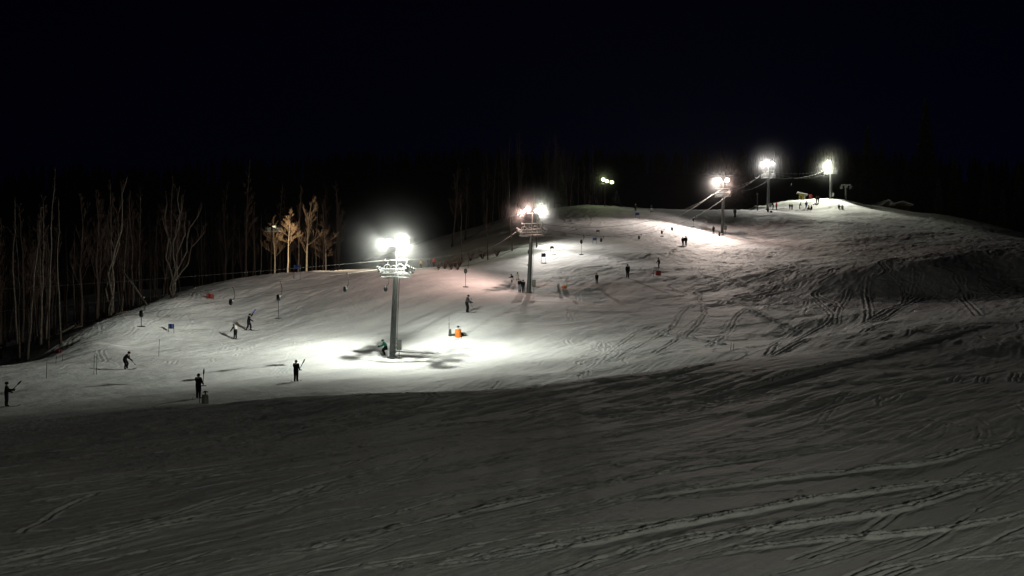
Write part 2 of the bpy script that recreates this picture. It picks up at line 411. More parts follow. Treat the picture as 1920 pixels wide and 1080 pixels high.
turns(70, (-50, -12), (110, 146), (4, 20), .22, .06)
turns(60, (-6, 44), (84, 112), (3, 12), .22, .07, face=-150)
turns(30, (-45, -5), (84, 106), (4, 12), .2, .035, face=-160)
turns(40, (2, 50), (176, 252), (8, 26), .34, .11)
turns(190, (-28, 36), (28, 66), (5, 22), .17, .045, (0.05, 0.4), face=-138)
turns(50, (-28, 36), (40, 72), (5, 18), .2, .05, (0.05, 0.6), face=-160)
# line of boot prints
for (a, b, n) in (((1230,624),(1350,646),26), ((1408,585),(1490,622),22)):
    for k in range(n):
        t = k / (n - 1); p = hit(a[0] + (b[0] - a[0]) * t, a[1] + (b[1] - a[1]) * t)
        carve([p, p + Vector((.3, .12, 0))], .26, .10, 1.3, 1)
Zf = Zg + det * (1 - 0.7 * np.clip(G / 0.1, 0, 1)) - G + B
# churned crumbs of snow beside the near tracks
crumb = sstep(0.2, 0.34, vnoise(Xg / 0.33, Yg / 0.38)) * np.clip(B / 0.03, 0, 1) * near
Zf += crumb * 0.018
co = np.stack([Xg, Yg, Zf], -1).reshape(-1, 3)
idx = (np.arange(NR - 1)[:, None] * NC + np.arange(NC - 1)[None, :]).reshape(-1)
quads = np.stack([idx, idx + 1, idx + NC + 1, idx + NC], 1).astype(np.int32)
me = bpy.data.meshes.new('snow_slope')
me.vertices.add(len(co)); me.vertices.foreach_set('co', co.astype(np.float32).ravel())
me.loops.add(quads.size); me.loops.foreach_set('vertex_index', quads.ravel())
me.polygons.add(len(quads)); me.polygons.foreach_set('loop_start', np.arange(0, quads.size, 4, dtype=np.int32))
me.polygons.foreach_set('use_smooth', np.ones(len(quads), dtype=bool))
me.update()
tag(meshobj('ground', me, M['snow']), kind='structure')
def on(px, py, ymin=16.0): return hit(px, py, ymin)

# far wooded hills
def far_hill(name, rows, x0, x1, seed):
    mb = MB(); n = 90; vs = []; fs = []
    for j, (Y, base, h) in enumerate(rows):
        for i in range(n + 1):
            x = x0 + (x1 - x0) * i / n
            vs.append((x, Y, base + h(x)))
    for j in range(len(rows) - 1):
        for i in range(n):
            a = j * (n + 1) + i; fs.append((a, a + 1, a + n + 2, a + n + 1))
    mb.add(vs, fs); return tag(mb.build(name, M['hill'], None, True), kind='structure')
def ridge(x):
    k = x / 700 * F + 960      # where along the ridge
    z = 128 - 0.00011 * (x - 60) ** 2
    return z + 6 * mnoise(Vector((x / 60, 0, 2)))
def hillz(x, Y):
    t = min(1, max(0, (Y - 440) / 260)); t = t * t * (3 - 2 * t)
    return 12 + t * (ridge(x) - 12)
far_hill('hills', [(y, 0, (lambda x, y=y: hillz(x, y))) for y in (440, 480, 520, 560, 600, 640, 680, 700, 760, 900)], -620, 620, 1)

# ------------------------------------------------------------------ lamps
def lamp_light(name, loc, kind, power, col, aim=None, cone=130, blend=0.8, size=0.12, parent=None):
    d = bpy.data.lights.new(name, kind); d.energy = power * LK; d.color = col; d.shadow_soft_size = size
    o = bpy.data.objects.new(name, d); COL.objects.link(o); o.location = loc
    if kind == 'SPOT':
        d.spot_size = math.radians(cone); d.spot_blend = blend
        o.rotation_euler = (Vector(aim) - Vector(loc)).to_track_quat('-Z', 'Y').to_euler()
    return o
GW = (0.97, 1.0, 0.86); PK = (1.0, 0.66, 0.55); WH = (1.0, 0.93, 0.85); GY = (0.75, 1.0, 0.35); WARM = (1.0, 0.78, 0.5)
def lens_mat(col, s): return emit('lamp_glass', col, s)
def floodlight(parent, loc, aimdir, col, strength, s=1.0):
    """housing with a glowing lens; loc in the parent's space"""
    d = Vector(aimdir).normalized(); q = d.to_track_quat('Y', 'Z').to_matrix()
    mb = MB()
    # reflector hood: open box that flares towards the lens, cooling fins and yoke
    def T(p): return Vector(loc) + q @ (Vector(p) * s)
    vs = [T(p) for p in ((-.16,-.22,-.12),(.16,-.22,-.12),(.16,-.22,.12),(-.16,-.22,.12),(-.3,.05,-.24),(.3,.05,-.24),(.3,.05,.24),(-.3,.05,.24))]
    mb.add(vs, [(3,2,1,0),(0,1,5,4),(1,2,6,5),(2,3,7,6),(3,0,4,7)])
    mb.box(T((0,-.32,0)), (.22*s,.2*s,.18*s), q)
    mb.tube([T((-.32,-.05,0)), T((-.34,-.1,-.3)), T((0,-.1,-.42)), T((.34,-.1,-.3)), T((.32,-.05,0))], .025*s, 5)
    h = mb.build('floodlight', M['galv'], parent)
    lb = MB(); n = 16; vs = [T((0, .085, 0))]
    for r, y in ((.14,.08),(.24,.065),(.27,.02)):
        for k in range(n):
            a = 2*math.pi*k/n; vs.append(T((r*1.05*math.cos(a), y, r*.85*math.sin(a))))
    fs = [(0, 1+k, 1+(k+1)%n) for k in range(n)]
    for rr in range(2):
        for k in range(n):
            a = 1+rr*n+k; b = 1+rr*n+(k+1)%n; fs.append((a, a+n, b+n, b))
    lb.add(vs, fs); lb.build('lens', lens_mat(col, strength), h)
    return h

# ------------------------------------------------------------------ lift towers
def tower(px, py, lamp_py, tilt_px, yaw, label, lamps, frame_w=2.9, ymin=16, box=True, group='lift towers'):
    base = on(px, py, ymin); Y = base.y
    H = (py - lamp_py) / F * Y
    k = H / 10.9
    t = empty('lift_tower', base, 0, label, 'lift tower', group)
    top = Vector((tilt_px / F * Y, 0, H))                       # leaning like in the photograph
    ax = lambda f: top * f
    r0, r1 = .31 * k ** .5, .22 * k ** .5
    c = MB(); c.tube([Vector((0, 0, -0.6)), ax(.35), ax(.70)], [r0, (r0 + r1) / 2, r1], 12)
    c.tube([Vector((0,0,-.3)), Vector((0,0,.12))], r0 * 1.55, 12); c.build('column', M['column'], t)
    l = MB()
    for s in (-1, 1): l.tube([Vector((r0 + .13, s * .17 - .1, .9)), ax(.70) + Vector((r1 + .13, s * .17 - .1, 0))], .022, 5)
    for i in range(22):
        z = .09 + .61 * i / 22; p = ax(z); l.tube([p + Vector((r0 * (1 - z * .4) + .13, -.27, 0)), p + Vector((r0 * (1 - z * .4) + .13, .07, 0))], .016, 4)
    l.build('ladder', M['galv'], t)
    if box:
        b = MB(); b.box(Vector((r0 + .38, -.12, .11 * H)), (.42 * 1.1, .34, .95)); b.box(Vector((r0 + .38, -.305, .11 * H)), (.36, .02, .84))
        b.tube([Vector((r0 + .38, -.1, .07 * H)), Vector((r0 + .38, -.1, -.3))], .035, 6)
        b.box(Vector((r0 + .12, -.1, .125 * H)), (.3, .08, .08)); b.box(Vector((r0 + .12, -.1, .095 * H)), (.3, .08, .08))
        b.build('junction_box', M['box'], t)
    Rz = Matrix.Rotation(yaw, 3, 'Z'); w = frame_w / 2
    def P(x, y, f): return ax(f) + Rz @ Vector((x, y, 0))
    # service platform: two rails round the head, with floor grating
    p = MB(); d = .55
    for f, r in ((.695, .055), (.725, .03), (.765, .04)):
        ring = [P(-w, -d, f), P(w, -d, f), P(w, d, f), P(-w, d, f), P(-w, -d, f)]
        for a, b_ in zip(ring[:-1], ring[1:]): p.tube([a, b_], r, 5)
    for i in range(7):
        x = -w + 2 * w * i / 6
        for y in (-d, d): p.tube([P(x, y, .695), P(x, y, .765)], .025, 4)
        p.tube([P(x, -d, .70), P(x, d, .70)], .03, 4)
    for sx in (-1, 1):
        for q_ in range(5): p.box(P(sx * w * (.34 + .14 * q_), 0, .70), (.03, d * 1.8, .03), Rz)
    p.build('platform', M['galv'], t)
    cr = MB(); cr.box(P(0, 0, .735), (2 * w * .98, .16, .16), Rz); cr.build('crosshead', M['galv'], t)
    # lifting hoops
    hp = MB()
    for x, r in ((-w * .66, .34), (-w * .2, .24), (w * .32, .34), (w * .85, .24)):
        pts = [P(x - r, 0, .745)] + [P(x - r * math.cos(a), 0, .745) + Vector((0, 0, .35 * k + r * math.sin(a))) for a in [math.pi * q / 8 for q in range(9)]] + [P(x + r, 0, .745)]
        hp.tube(pts, .05, 6)
    hp.build('lifting_hoops', M['galv'], t)
    # sheave trains at both ends
    for s in (-1, 1):
        sb = MB(); sb.box(P(s * w * 1.02, 0, .755), (.12, 2.3, .16), Rz); sb.box(P(s * w * 1.02, -.75, .742), (.2, .5, .2), Rz); sb.box(P(s * w * 1.02, .75, .742), (.2, .5, .2), Rz)
        so = sb.build('sheave_train', M['galv'], t)
        for q in range(4):
            wb = MB(); c_ = P(s * (w * 1.02 + .13), -.95 + .63 * q, .772); n = 14; ux = Rz @ Vector((0, 1, 0)); vx = Rz @ Vector((1, 0, 0))
            vs = []
            for off, r in ((-.05, .19), (-.02, .16), (.02, .16), (.05, .19)):
                for kk in range(n):
                    a = 2 * math.pi * kk / n; vs.append(c_ + vx * off + (ux * math.cos(a) + Vector((0, 0, 1)) * math.sin(a)) * r)
            fs = [tuple(range(n))[::-1], tuple(3 * n + kk for kk in range(n))]
            for g_ in range(3):
                for kk in range(n): fs.append((g_ * n + kk, g_ * n + (kk + 1) % n, g_ * n + n + (kk + 1) % n, g_ * n + n + kk))
            wb.add(vs, fs); wb.build('sheave', M['dark'], so)
    # upper cross bar with struts and mast
    u = MB(); u.box(P(0, 0, .842), (2 * w * .9, .12, .1), Rz)
    u.tube([P(-w * .75, 0, .765), P(-w * .62, 0, .84)], .05, 6); u.tube([P(w * .66, 0, .765), P(w * .85, 0, .84)], .06, 6)
    for s in (-1, 1): u.tube([P(s * w * .86, 0, .842), P(s * w * .86, 0, .842) + Vector((0, 0, .18))], .04, 5)
    u.build('upper_bar', M['galv'], t)
    ms = MB(); ms.tube([ax(.70), ax(.975)], .065, 8)
    xs = [q[0] for q in lamps]; ms.tube([ax(.965) + Vector((min(xs + [0]) / F * Y - .1, 0, 0)), ax(.965) + Vector((max(xs + [0]) / F * Y + .1, 0, 0))], .045, 6)
    ms.build('mast', M['galv'], t)
    out = []
    for (dx, dy, col, st, aim) in lamps:
        loc = top + Vector((dx / F * Y, -.15, -dy / F * Y))
        floodlight(t, loc, (aim[0], aim[1], aim[2]), col, st, 1.0 if Y < 200 else 1.4)
        out.append(base + loc)
    return t, base, top, out, P, w

T1 = tower(735, 672, 455, 10, math.radians(-14), 'nearest lift tower, tall grey column in the bright pool of snow with two white floodlights',
    [(-16, 0, GW, 30, (-.25, -1, -.25)), (15, 0, GW, 30, (.2, -1, -.25))], 2.6)
T2 = tower(991, 550, 396, 8, math.radians(-14), 'second lift tower up the slope, dark column with a pink floodlight beside two standing people',
    [(-9, -2, PK, 30, (-.3, -1, -.3))], 3.1)
T3 = tower(1354, 438, 338, 2, math.radians(-10), 'third lift tower up the slope, with a pink and a white floodlight',
    [(-8, 0, WH, 30, (-.2, -1, -.2)), (7, 0, PK, 30, (.1, -1, -.2))], 3.1, 200)
T4 = tower(1439, 394, 307, 2, math.radians(-14), 'fourth lift tower beside the person in red, with two brilliant white floodlights',
    [(-8, 0, WH, 40, (-.2, -1, -.2)), (7, 0, WH, 40, (.15, -1, -.2))], 3.3, 240)
T5 = tower(1557, 373, 305, 0, math.radians(-14), 'farthest lit lift tower, standing on the snow mound with one yellowish white floodlight',
    [(-4, 0, (1, 1, .8), 40, (-.25, -1, -.2))], 3.4, 290)

# floodlight poles
def light_pole(px, py, top_py, lamps, label, ymin=16, tilt=0, strength=200, s=1.0):
    b = on(px, py, ymin); Y = b.y; H = (py - top_py) / F * Y
    t = empty('floodlight_pole', b, 0, label, 'light pole', 'floodlight poles')
    top = Vector((tilt / F * Y, 0, H)); m = MB(); m.tube([(0, 0, -.5), top * .5, top], [.13, .1, .075], 8); m.build('pole', M['bark_brown'], t)
    c = MB(); xs = [l[0] / F * Y for l in lamps]; zz = max(l[1] for l in lamps) / F * Y
    c.box(top + Vector(((min(xs) + max(xs)) / 2, 0, -.55)), (max(xs) - min(xs) + 1.2, .1, .12)); c.build('crossarm', M['galv'], t)
    out = []
    for (dx, dy, col, st, aim) in lamps:
        loc = top + Vector((dx / F * Y, -.12, -dy / F * Y)); floodlight(t, loc, aim, col, st, s); out.append(b + loc)
    return t, b, out
PB = light_pole(1006, 464, 394, [(6, -3, (1, .97, .85), 35, (.1, -1, -.2)), (-3, 2, WH, 30, (-.1, -1, -.2))],
    'slim floodlight pole just behind the second lift tower, with two warm white lamps', 160, 2)
PL = light_pole(507, 512, 424, [(5, 0, WARM, 14, (.6, .8, -.1)), (13, 4, WARM, 14, (.8, .5, -.1)), (-6, 4, WARM, 2, (-.6, .3, -.3))],
    'floodlight pole at the forest edge shining into the bare trees', 150, 3, s=.9)
PG = light_pole(1134, 387, 340, [(-3, -3, GY, 25, (-.1, -1, -.2)), (4, 0, GY, 12, (.3, -1, -.2)), (13, 2, (.8, 1, .5), 16, (.2, -1, -.2))],
    'distant floodlight pole on the crest with small yellow green lamps', 230, 0, s=1.3)
M['unlit'] = mat('unlit_lamp_glass', (.4, .4, .4), .2)
# unseen pole added behind the viewer to light the near snow
bpos = Vector((14, -10, ground_z(14, -10)))
tb = empty('floodlight_pole', bpos, 0, 'unseen floodlight pole added behind the viewer to light the near snow', 'light pole', 'floodlight poles')
m_ = MB(); m_.tube([(0, 0, -.5), (0, 0, 7.6)], [.16, .1], 8); m_.build('pole', M['wood'], tb)
floodlight(tb, (0, .3, 7.3), (-.1, 1, -.4), WARM, 20)

def L(name, loc, **k):     # the light leaves from just outside its own reflector hood
    if name == 'lamp_t1_up': loc = loc + Vector((0, 0, .42))
    elif name in ('lamp_t1_left', 'lamp_t1_right'): loc = loc + Vector((0, -.34, -.05)) + (Vector(k['aim']) - loc).normalized() * .08
    elif k['kind'] == 'SPOT' and name != 'lamp_foreground': loc = loc + (Vector(k['aim']) - loc).normalized() * (.4 if loc.y < 170 else .6)
    return lamp_light(name, loc, **k)
t1a, t1b = T1[3]
L('lamp_t1_left', t1a, kind='SPOT', power=12500, col=GW, aim=on(180, 672), cone=160, blend=1)
L('lamp_t1_right', t1b, kind='SPOT', power=8000, col=GW, aim=on(980, 640), cone=104, blend=1)
L('lamp_t1_up', t1b, kind='SPOT', power=11500, col=GW, aim=on(600, 575), cone=140, blend=.6)
L('lamp_t1_down', (t1a + t1b) / 2, kind='SPOT', power=10500, col=GW, aim=on(850, 680), cone=124, blend=1)
t2a = T2[3][0]
L('lamp_t2', t2a, kind='SPOT', power=7600, col=PK, aim=on(760, 525), cone=128, blend=1)
pb = PB[2][0]
L('lamp_pb_right', pb, kind='SPOT', power=18000, col=WH, aim=on(1150, 547), cone=84, blend=1)
L('lamp_pb_up', PB[2][1], kind='SPOT', power=4600, col=WH, aim=on(1090, 465), cone=130, blend=.9)
t3a, t3b = T3[3]
L('lamp_t3_l', t3a, kind='SPOT', power=48000, col=(1, .84, .74), aim=on(1200, 450), cone=108, blend=.9)
L('lamp_t3_r', t3b, kind='SPOT', power=5500, col=PK, aim=on(1400, 458), cone=106, blend=1)
t4a, t4b = T4[3]
L('lamp_t4_l', t4a, kind='SPOT', power=11500, col=WH, aim=on(1300, 405, 200), cone=150, blend=.6)
L('lamp_t4_r', t4b, kind='SPOT', power=2600, col=(.95, 1, .92), aim=on(1500, 415, 200), cone=120, blend=.8)
t5a = T5[3][0]
L('lamp_t5', t5a, kind='SPOT', power=24000, col=(1, 1, .8), aim=W(1525, 388, 300), cone=140, blend=.8)
L('lamp_left_pole', PL[2][0] + Vector((.2, .3, 0)), kind='SPOT', power=9000, col=WARM, aim=PL[2][0] + Vector((4, 6, -.8)), cone=120, blend=.8)
L('lamp_green', PG[2][0], kind='SPOT', power=60, col=(.9, 1, .7), aim=on(1150, 400, 200), cone=140, blend=.8)
for nm, p, pw, c in (('a', t1a, 750, GW), ('b', t1b, 750, GW), ('c', t2a, 900, PK), ('d', pb, 1100, (.95, 1, .8)), ('e', t3a, 1300, WH), ('f', t3b, 1300, PK),
                  ('g', t4a, 1700, WH), ('h', t4b, 1700, WH), ('i', t5a, 1500, (1, 1, .7)), ('j', PG[2][0], 120, GY), ('k', PL[2][0], 30, WARM)):
    L('lamp_spill_' + nm, p + Vector((0, -.45, .1)), kind='POINT', power=pw, col=c)
L('lamp_foreground', bpos + Vector((0, .5, 7.0)), kind='SPOT', power=9800, col=(.98, 1, .80), aim=(10, 28, -4), cone=112, blend=.9, size=1.0)  # beam of the added pole behind the viewer

# added mist round each lit lamp group, standing in for haze and lens glare
def halo(c, rad, dens, label):
    m = MB(); n = 20; prof = [(rad * math.sin(math.pi * i / 12) + .001, -rad * math.cos(math.pi * i / 12)) for i in range(13)]; m.lathe(prof, (0, 0, 0), n)
    mt = bpy.data.materials.new('halo'); mt.use_nodes = True; nn = mt.node_tree.nodes; ll = mt.node_tree.links; nn.remove(nn['Principled BSDF'])
    pv = nn.new('ShaderNodeVolumePrincipled'); pv.inputs['Color'].default_value = (.97, .98, 1, 1); pv.inputs['Anisotropy'].default_value = .2
    tc = nn.new('ShaderNodeTexCoord'); ln = nn.new('ShaderNodeVectorMath'); ln.operation = 'LENGTH'; ll.new(tc.outputs['Object'], ln.inputs[0])
    mr = nn.new('ShaderNodeMapRange'); mr.inputs['From Min'].default_value = 0; mr.inputs['From Max'].default_value = rad * .97; mr.inputs['To Min'].default_value = 1; mr.inputs['To Max'].default_value = 0
    ll.new(ln.outputs['Value'], mr.inputs['Value']); pw = nn.new('ShaderNodeMath'); pw.operation = 'POWER'; pw.inputs[1].default_value = 4.0; ll.new(mr.outputs[0], pw.inputs[0])
    mu = nn.new('ShaderNodeMath'); mu.operation = 'MULTIPLY'; mu.inputs[1].default_value = dens; ll.new(pw.outputs[0], mu.inputs[0]); ll.new(mu.outputs[0], pv.inputs['Density'])
    ll.new(pv.outputs[0], nn['Material Output'].inputs['Volume'])
    o = m.build('halo', mt, None); o.location = c; tag(o, label, 'halo', 'added mist round the floodlights', 'stuff')
halo((t1a + t1b) / 2, 8, .032, 'added glowing mist round the two lamps of the nearest lift tower')
halo(t2a, 5, .07, 'added pinkish mist round the lamp of the second lift tower')
halo(pb, 6, .08, 'added glowing mist round the two lamps of the slim pole behind the second tower')
halo((t3a + t3b) / 2, 10, .022, 'added glowing mist round the lamps of the third lift tower')
halo((t4a + t4b) / 2, 10, .032, 'added glowing mist round the lamps of the fourth lift tower')
halo(t5a, 10, .04, 'added glowing mist round the lamp of the farthest lit lift tower')
halo(PG[2][0], 6, .06, 'added greenish mist round the lamps on the crest')

# ------------------------------------------------------------------ haul and service cables
def cable(a, b, sag, label, r=.012, name='lift_cable'):
    pts = []; n = 28
    for i in range(n + 1):
        t = i / n; p = a.lerp(b, t); p.z -= sag * 4 * t * (1 - t); pts.append(p)
    m = MB(); m.tube(pts, r, 5); o = m.build(name, M['cable'], None, True); tag(o, label, 'cable', 'lift cables'); return pts
def head(T, side, f=.772): 
    _, base, top, _, P, w = T; return base + P(side * (w * 1.02 + .13), 0, f)
def topbar(T): return T[1] + T[4](0, 0, .85)
low_l = W(-260, 606, 78); low_r = W(-120, 640, 66); low_t = W(-300, 560, 75)
CAB = {}
names = ['nearest', 'second', 'third', 'fourth', 'farthest lit']
TT = [T1, T2, T3, T4, T5]
CAB['0L'] = cable(low_l, head(T1, -1), .3, 'left haul cable running down leftwards from the nearest lift tower')
CAB['0R'] = cable(low_r, head(T1, 1), .3, 'right haul cable running down leftwards from the nearest lift tower')
cable(low_t, topbar(T1), .2, 'thin service wire leaving the top bar of the nearest lift tower to the left', .02)
for i in range(4):
    s = (1.6, 4.0, 1.2, 1.5)[i]
    CAB['%dL' % (i + 1)] = cable(head(TT[i], -1), head(TT[i + 1], -1), s, 'left haul cable between the %s and the %s lift tower' % (names[i], names[i + 1]), .022)
    CAB['%dR' % (i + 1)] = cable(head(TT[i], 1), head(TT[i + 1], 1), s, 'right haul cable between the %s and the %s lift tower' % (names[i], names[i + 1]), .022)
    cable(topbar(TT[i]), topbar(TT[i + 1]), s * .8, 'upper service wire between the %s and the %s lift tower' % (names[i], names[i + 1]), .022)

def cable_at(key, px):
    pts = CAB[key]
    for a, b in zip(pts[:-1], pts[1:]):
        pa = a.x / a.y * F + 960; pb_ = b.x / b.y * F + 960
        if pa <= px <= pb_: return a.lerp(b, (px - pa) / (pb_ - pa))
    return min(pts, key=lambda p: abs(p.x / p.y * F + 960 - px))
def tow_hanger(key, px, box_py, disc_py, label):
    c = cable_at(key, px + 4); Y = c.y
    t = empty('tow_hanger', c, 0, label, 'tow hanger', 'button tow hangers on the lift cables')
    b = W(px, box_py, Y) - c
    if b.z > -.5: b.z = -.5
    m = MB(); m.box((0, 0, 0), (.1, .22, .12)); m.build('clamp', M['dark'], t)
    r = MB(); pts = [Vector((0, 0, 0)), Vector((.1, 0, b.z * .25)), Vector((b.x + .32, 0, b.z * .45)), Vector((b.x + .3, 0, b.z * .75)), b + Vector((.05, 0, .15)), b]
    r.tube(pts, .028, 5); r.build('cord', M['dark'], t)
    sb = MB(); sb.lathe([(.05, -.3), (.16, -.22), (.19, 0), (.16, .2), (.06, .28)], b, 10); sb.build('spring_box', M['dark'], t, True)
    if disc_py:
        d = W(px, disc_py, Y) - c
        rb = MB(); rb.tube([b + Vector((0, 0, -.2)), d], .028, 6); rb.build('rod', M['dark'], t)
        db = MB(); db.lathe([(.02, .05), (.3, .035), (.34, 0), (.3, -.035), (.02, -.05)], d, 14); db.build('button_seat', M['dark'], t, True)
    return t
for a in (('0L', 265, 588, 612, 'faint tow hanger nearest the forest on the left, rod hanging down'),
          ('0L', 433, 566, None, 'short dark tow hanger above the two skiers on the left slope'),
          ('0L', 522, 558, 597, 'long tow hanger with its button just above the left slope snow'),
          ('0L', 647, 542, None, 'retracted tow hanger left of the nearest tower, by the hill crest'),
          ('0L', 723, 541, None, 'retracted tow hanger just under the left side of the nearest tower head'),
          ('1L', 873, 508, 538, 'tow hanger with a long rod between the first and second lift towers'),
          ('2L', 992, 472, 497, 'tow hanger hanging just left of the second tower column'),
          ('2R', 1090, 453, 477, 'tow hanger with a long rod over the bright snow right of the second tower'),
          ('2R', 1127, 445, None, 'short tow hanger right of the blue slalom banner'),
          ('2R', 1198, 430, None, 'small retracted tow hanger halfway up the upper slope'),
          ('2R', 1241, 424, 443, 'tow hanger with a long rod, above the pair of skiers on the upper slope'),
          ('2R', 1260, 413, None, 'small tow hanger close under the crest left of the third tower'),
          ('2R', 1300, 408, 425, 'tow hanger with a long rod nearest the third tower'),
          ('4L', 1483, 346, None, 'tiny tow hanger in the dark air above the snow mound')):
    tow_hanger(*a)

# ------------------------------------------------------------------ end station of the lift
def end_station():
    b = on(1586, 375, 300); Y = b.y; k = 1 / F * Y
    t = empty('lift_end_frame', b, 0, 'unlit lift end frame with a wide crossbar right of the farthest lit tower', 'lift frame')
    m = MB(); m.tube([(0, 0, -1), (0, 0, 27 * k)], [.3, .22], 10); m.build('column', M['column'], t)
    c = MB(); c.box((0, 0, 28 * k), (18 * k, .5, .35)); c.box((0, 0, 24 * k), (6 * k, .4, .5)); c.build('crossbar', M['galv'], t)
    for s in (-1, 1):
        w = MB(); w.tube([(s * 9 * k, -1.0, 25 * k), (s * 9 * k, 1.0, 25 * k)], .16, 6); w.box((s * 9 * k, 0, 22.5 * k), (.35, 1.5, .5)); w.build('sheave_train', M['galv'], t)
end_station()

# ------------------------------------------------------------------ trees
def grow(rng, height, r0, lean, nbr, spread, up, crown_from, twigs, bend=.4, depth2=3):
    """returns (trunk MB, branch MB)"""
    tr = MB(); br = MB(); n = 9; pts = []; x = y = 0.0; dx, dy = lean
    for i in range(n + 1):
        f = i / n; pts.append(Vector((x, y, f * height)))
        x += (dx + rng.uniform(-bend, bend) * .25) * height / n; y += (dy + rng.uniform(-bend, bend) * .25) * height / n
    rad = [r0 * (1.25 if i == 0 else 1) * (1 - .88 * i / n) for i in range(n + 1)]
    pts[0].z = -.5; tr.tube(pts, rad, 7)
    k0 = int(crown_from * n) - 1; br.tube(pts[max(1, k0):], [q_ * .55 for q_ in rad[max(1, k0):]], 4)
    def limb(p, d, L, r, lev):
        k = 4 if lev == 0 else 3; q = [p]; rr = [r]; cur = p.copy(); dd = d.normalized()
        for i in range(k):
            dd = (dd + Vector((rng.uniform(-.22, .22), rng.uniform(-.22, .22), up * .22 + rng.uniform(-.1, .12)))).normalized()
            cur = cur + dd * L / k; q.append(cur.copy()); rr.append(max(.008, r * (1 - .85 * (i + 1) / k)))
        br.tube(q, rr, 4 if lev == 0 else 3, cap=False)
        if lev < 2:
            m = twigs if lev == 0 else depth2
            for _ in range(m):
                f = rng.uniform(.25, 1); j = min(k - 1, int(f * k)); pp = q[j].lerp(q[j + 1], f * k - j)
                base = (q[j + 1] - q[j]).normalized()
                nd = (base + Vector((rng.uniform(-1, 1), rng.uniform(-1, 1), rng.uniform(-.3, .8))) * .95)
                limb(pp, nd, L * rng.uniform(.35, .6) * (1.1 - .4 * f), max(.008, r * .4), lev + 1)
    for i in range(nbr):
        f = crown_from + (1 - crown_from) * (i + rng.random()) / nbr; f = min(.985, f)
        j = min(n - 1, int(f * n)); p = pts[j].lerp(pts[j + 1], f * n - j); a = rng.uniform(0, 6.283)
        L_ = height * spread * (1.15 - f) * rng.uniform(.6, 1.25)
        limb(p, Vector((math.cos(a), math.sin(a), up)), L_, max(.016, r0 * .34 * (1.15 - f)), 0)
    return tr, br
TR = random.Random(77)
def tree_proto(kw, tm, bm_):
    tr, br = grow(TR, **kw); a = tr.mesh('trunk', True); b = br.mesh('branches', True); a.materials.append(tm); b.materials.append(bm_); return a, b, kw['height']
slender = [tree_proto(dict(height=15, r0=.14, lean=(TR.uniform(-.05, .05), 0), nbr=22, spread=.17, up=.9, crown_from=.35, twigs=7), M['bark'] if i % 3 == 0 else M['bark_brown'], M['twig']) for i in range(7)]
wide = [tree_proto(dict(height=10, r0=.13, lean=((.04, .12, .03)[i], 0), nbr=(18, 15, 13)[i], spread=(.42, .36, .38)[i], up=(.4, .45, .7)[i], crown_from=(.45, .35, .3)[i], twigs=(12, 9, 7)[i], depth2=6), M['bark_lit'], M['twig_lit']) for i in range(3)]
brown = [tree_proto(dict(height=14, r0=.16, lean=(TR.uniform(-.08, .08), 0), nbr=18, spread=.26, up=1.0, crown_from=.3, twigs=6), M['bark_brown'], M['twig']) for i in range(4)]
pole_t = [tree_proto(dict(height=16, r0=.13, lean=(TR.uniform(-.04, .04), 0), nbr=9, spread=.12, up=1.2, crown_from=.6, twigs=3), M['bark'], M['twig']) for i in range(4)]
def plant(proto, loc, scale, rz, label, group=None, name='bare_tree', tilt=(0, 0), sx=1.0):
    t = empty(name, loc, rz, label, 'tree', group); t.scale = (scale * sx, scale * sx, scale); t.rotation_euler = (tilt[0], tilt[1], rz)
    meshobj('trunk', proto[0], None, t); meshobj('branches', proto[1], None, t); return t
G_L = 'bare trees of the dark forest on the left'
G_M = 'bare trees behind the lit slopes'
# forest on the left
cnt = 0
while cnt < 175:
    Y = TR.uniform(113, 215); px = TR.uniform(-80, 640)
    x = (px - 960) / F * Y; z = ground_z(x, Y)
    py = HZ - z / Y * F
    if px > 420:
        if Y < 150 + 26 * (px - 430) / 200: continue
    elif x > -44.5 - TR.random() * 3: continue
    if abs(px - 520) < 45 and Y < 172: continue
    pr = TR.choice(slender * 2 + brown * 3 + pole_t)
    plant(pr, (x, Y, z), TR.uniform(.8, 1.2), TR.uniform(0, 6.28), 'thin bare tree in the dark forest edge on the left', G_L, tilt=(TR.uniform(-.05, .05), TR.uniform(-.06, .06))); cnt += 1
# thinner woods behind the middle crest and the upper bank
for i in range(44):
    Y = TR.uniform(190, 300); px = TR.uniform(840, 1130); x = (px - 960) / F * Y
    if px > 820 and Y < 200 + (px - 820) * .25: Y = 205 + (px - 820) * .30; x = (px - 960) / F * Y
    z = ground_z(x, Y)
    plant(TR.choice(slender + brown), (x, Y, z), TR.uniform(.9, 1.3), TR.uniform(0, 6.28), 'faint bare tree in the dark wood behind the lit slopes', G_M, tilt=(TR.uniform(-.05, .05), TR.uniform(-.06, .06)))
# trees one can tell apart
def tree_at(px, py, top_py, pr, label, ymin=16, Y=None, tilt=0, rz=None, sx=1):
    if Y is None: p = on(px, py, ymin)
    else: x = (px - 960) / F * Y; p = Vector((x, Y, ground_z(x, Y)))
    h = p.z; top = (HZ - top_py) / F * p.y; sc = (top - h) / pr[2]
    return plant(pr, p, sc, TR.uniform(0, 6.28) if rz is None else rz, label, tilt=(0, tilt), sx=sx)
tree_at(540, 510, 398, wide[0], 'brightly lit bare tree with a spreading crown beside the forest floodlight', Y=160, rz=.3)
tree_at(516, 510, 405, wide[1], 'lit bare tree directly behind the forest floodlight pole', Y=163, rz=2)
tree_at(574, 508, 372, wide[2], 'tall pale bare tree behind the blue banner at the crest', Y=166, tilt=.12, rz=1)
tree_at(560, 508, 352, slender[0], 'tall thin grey trunk left of the pale bare tree at the crest', Y=168)
tree_at(545, 508, 385, slender[2], 'thin trunk rising right of the lit spreading tree', Y=170)
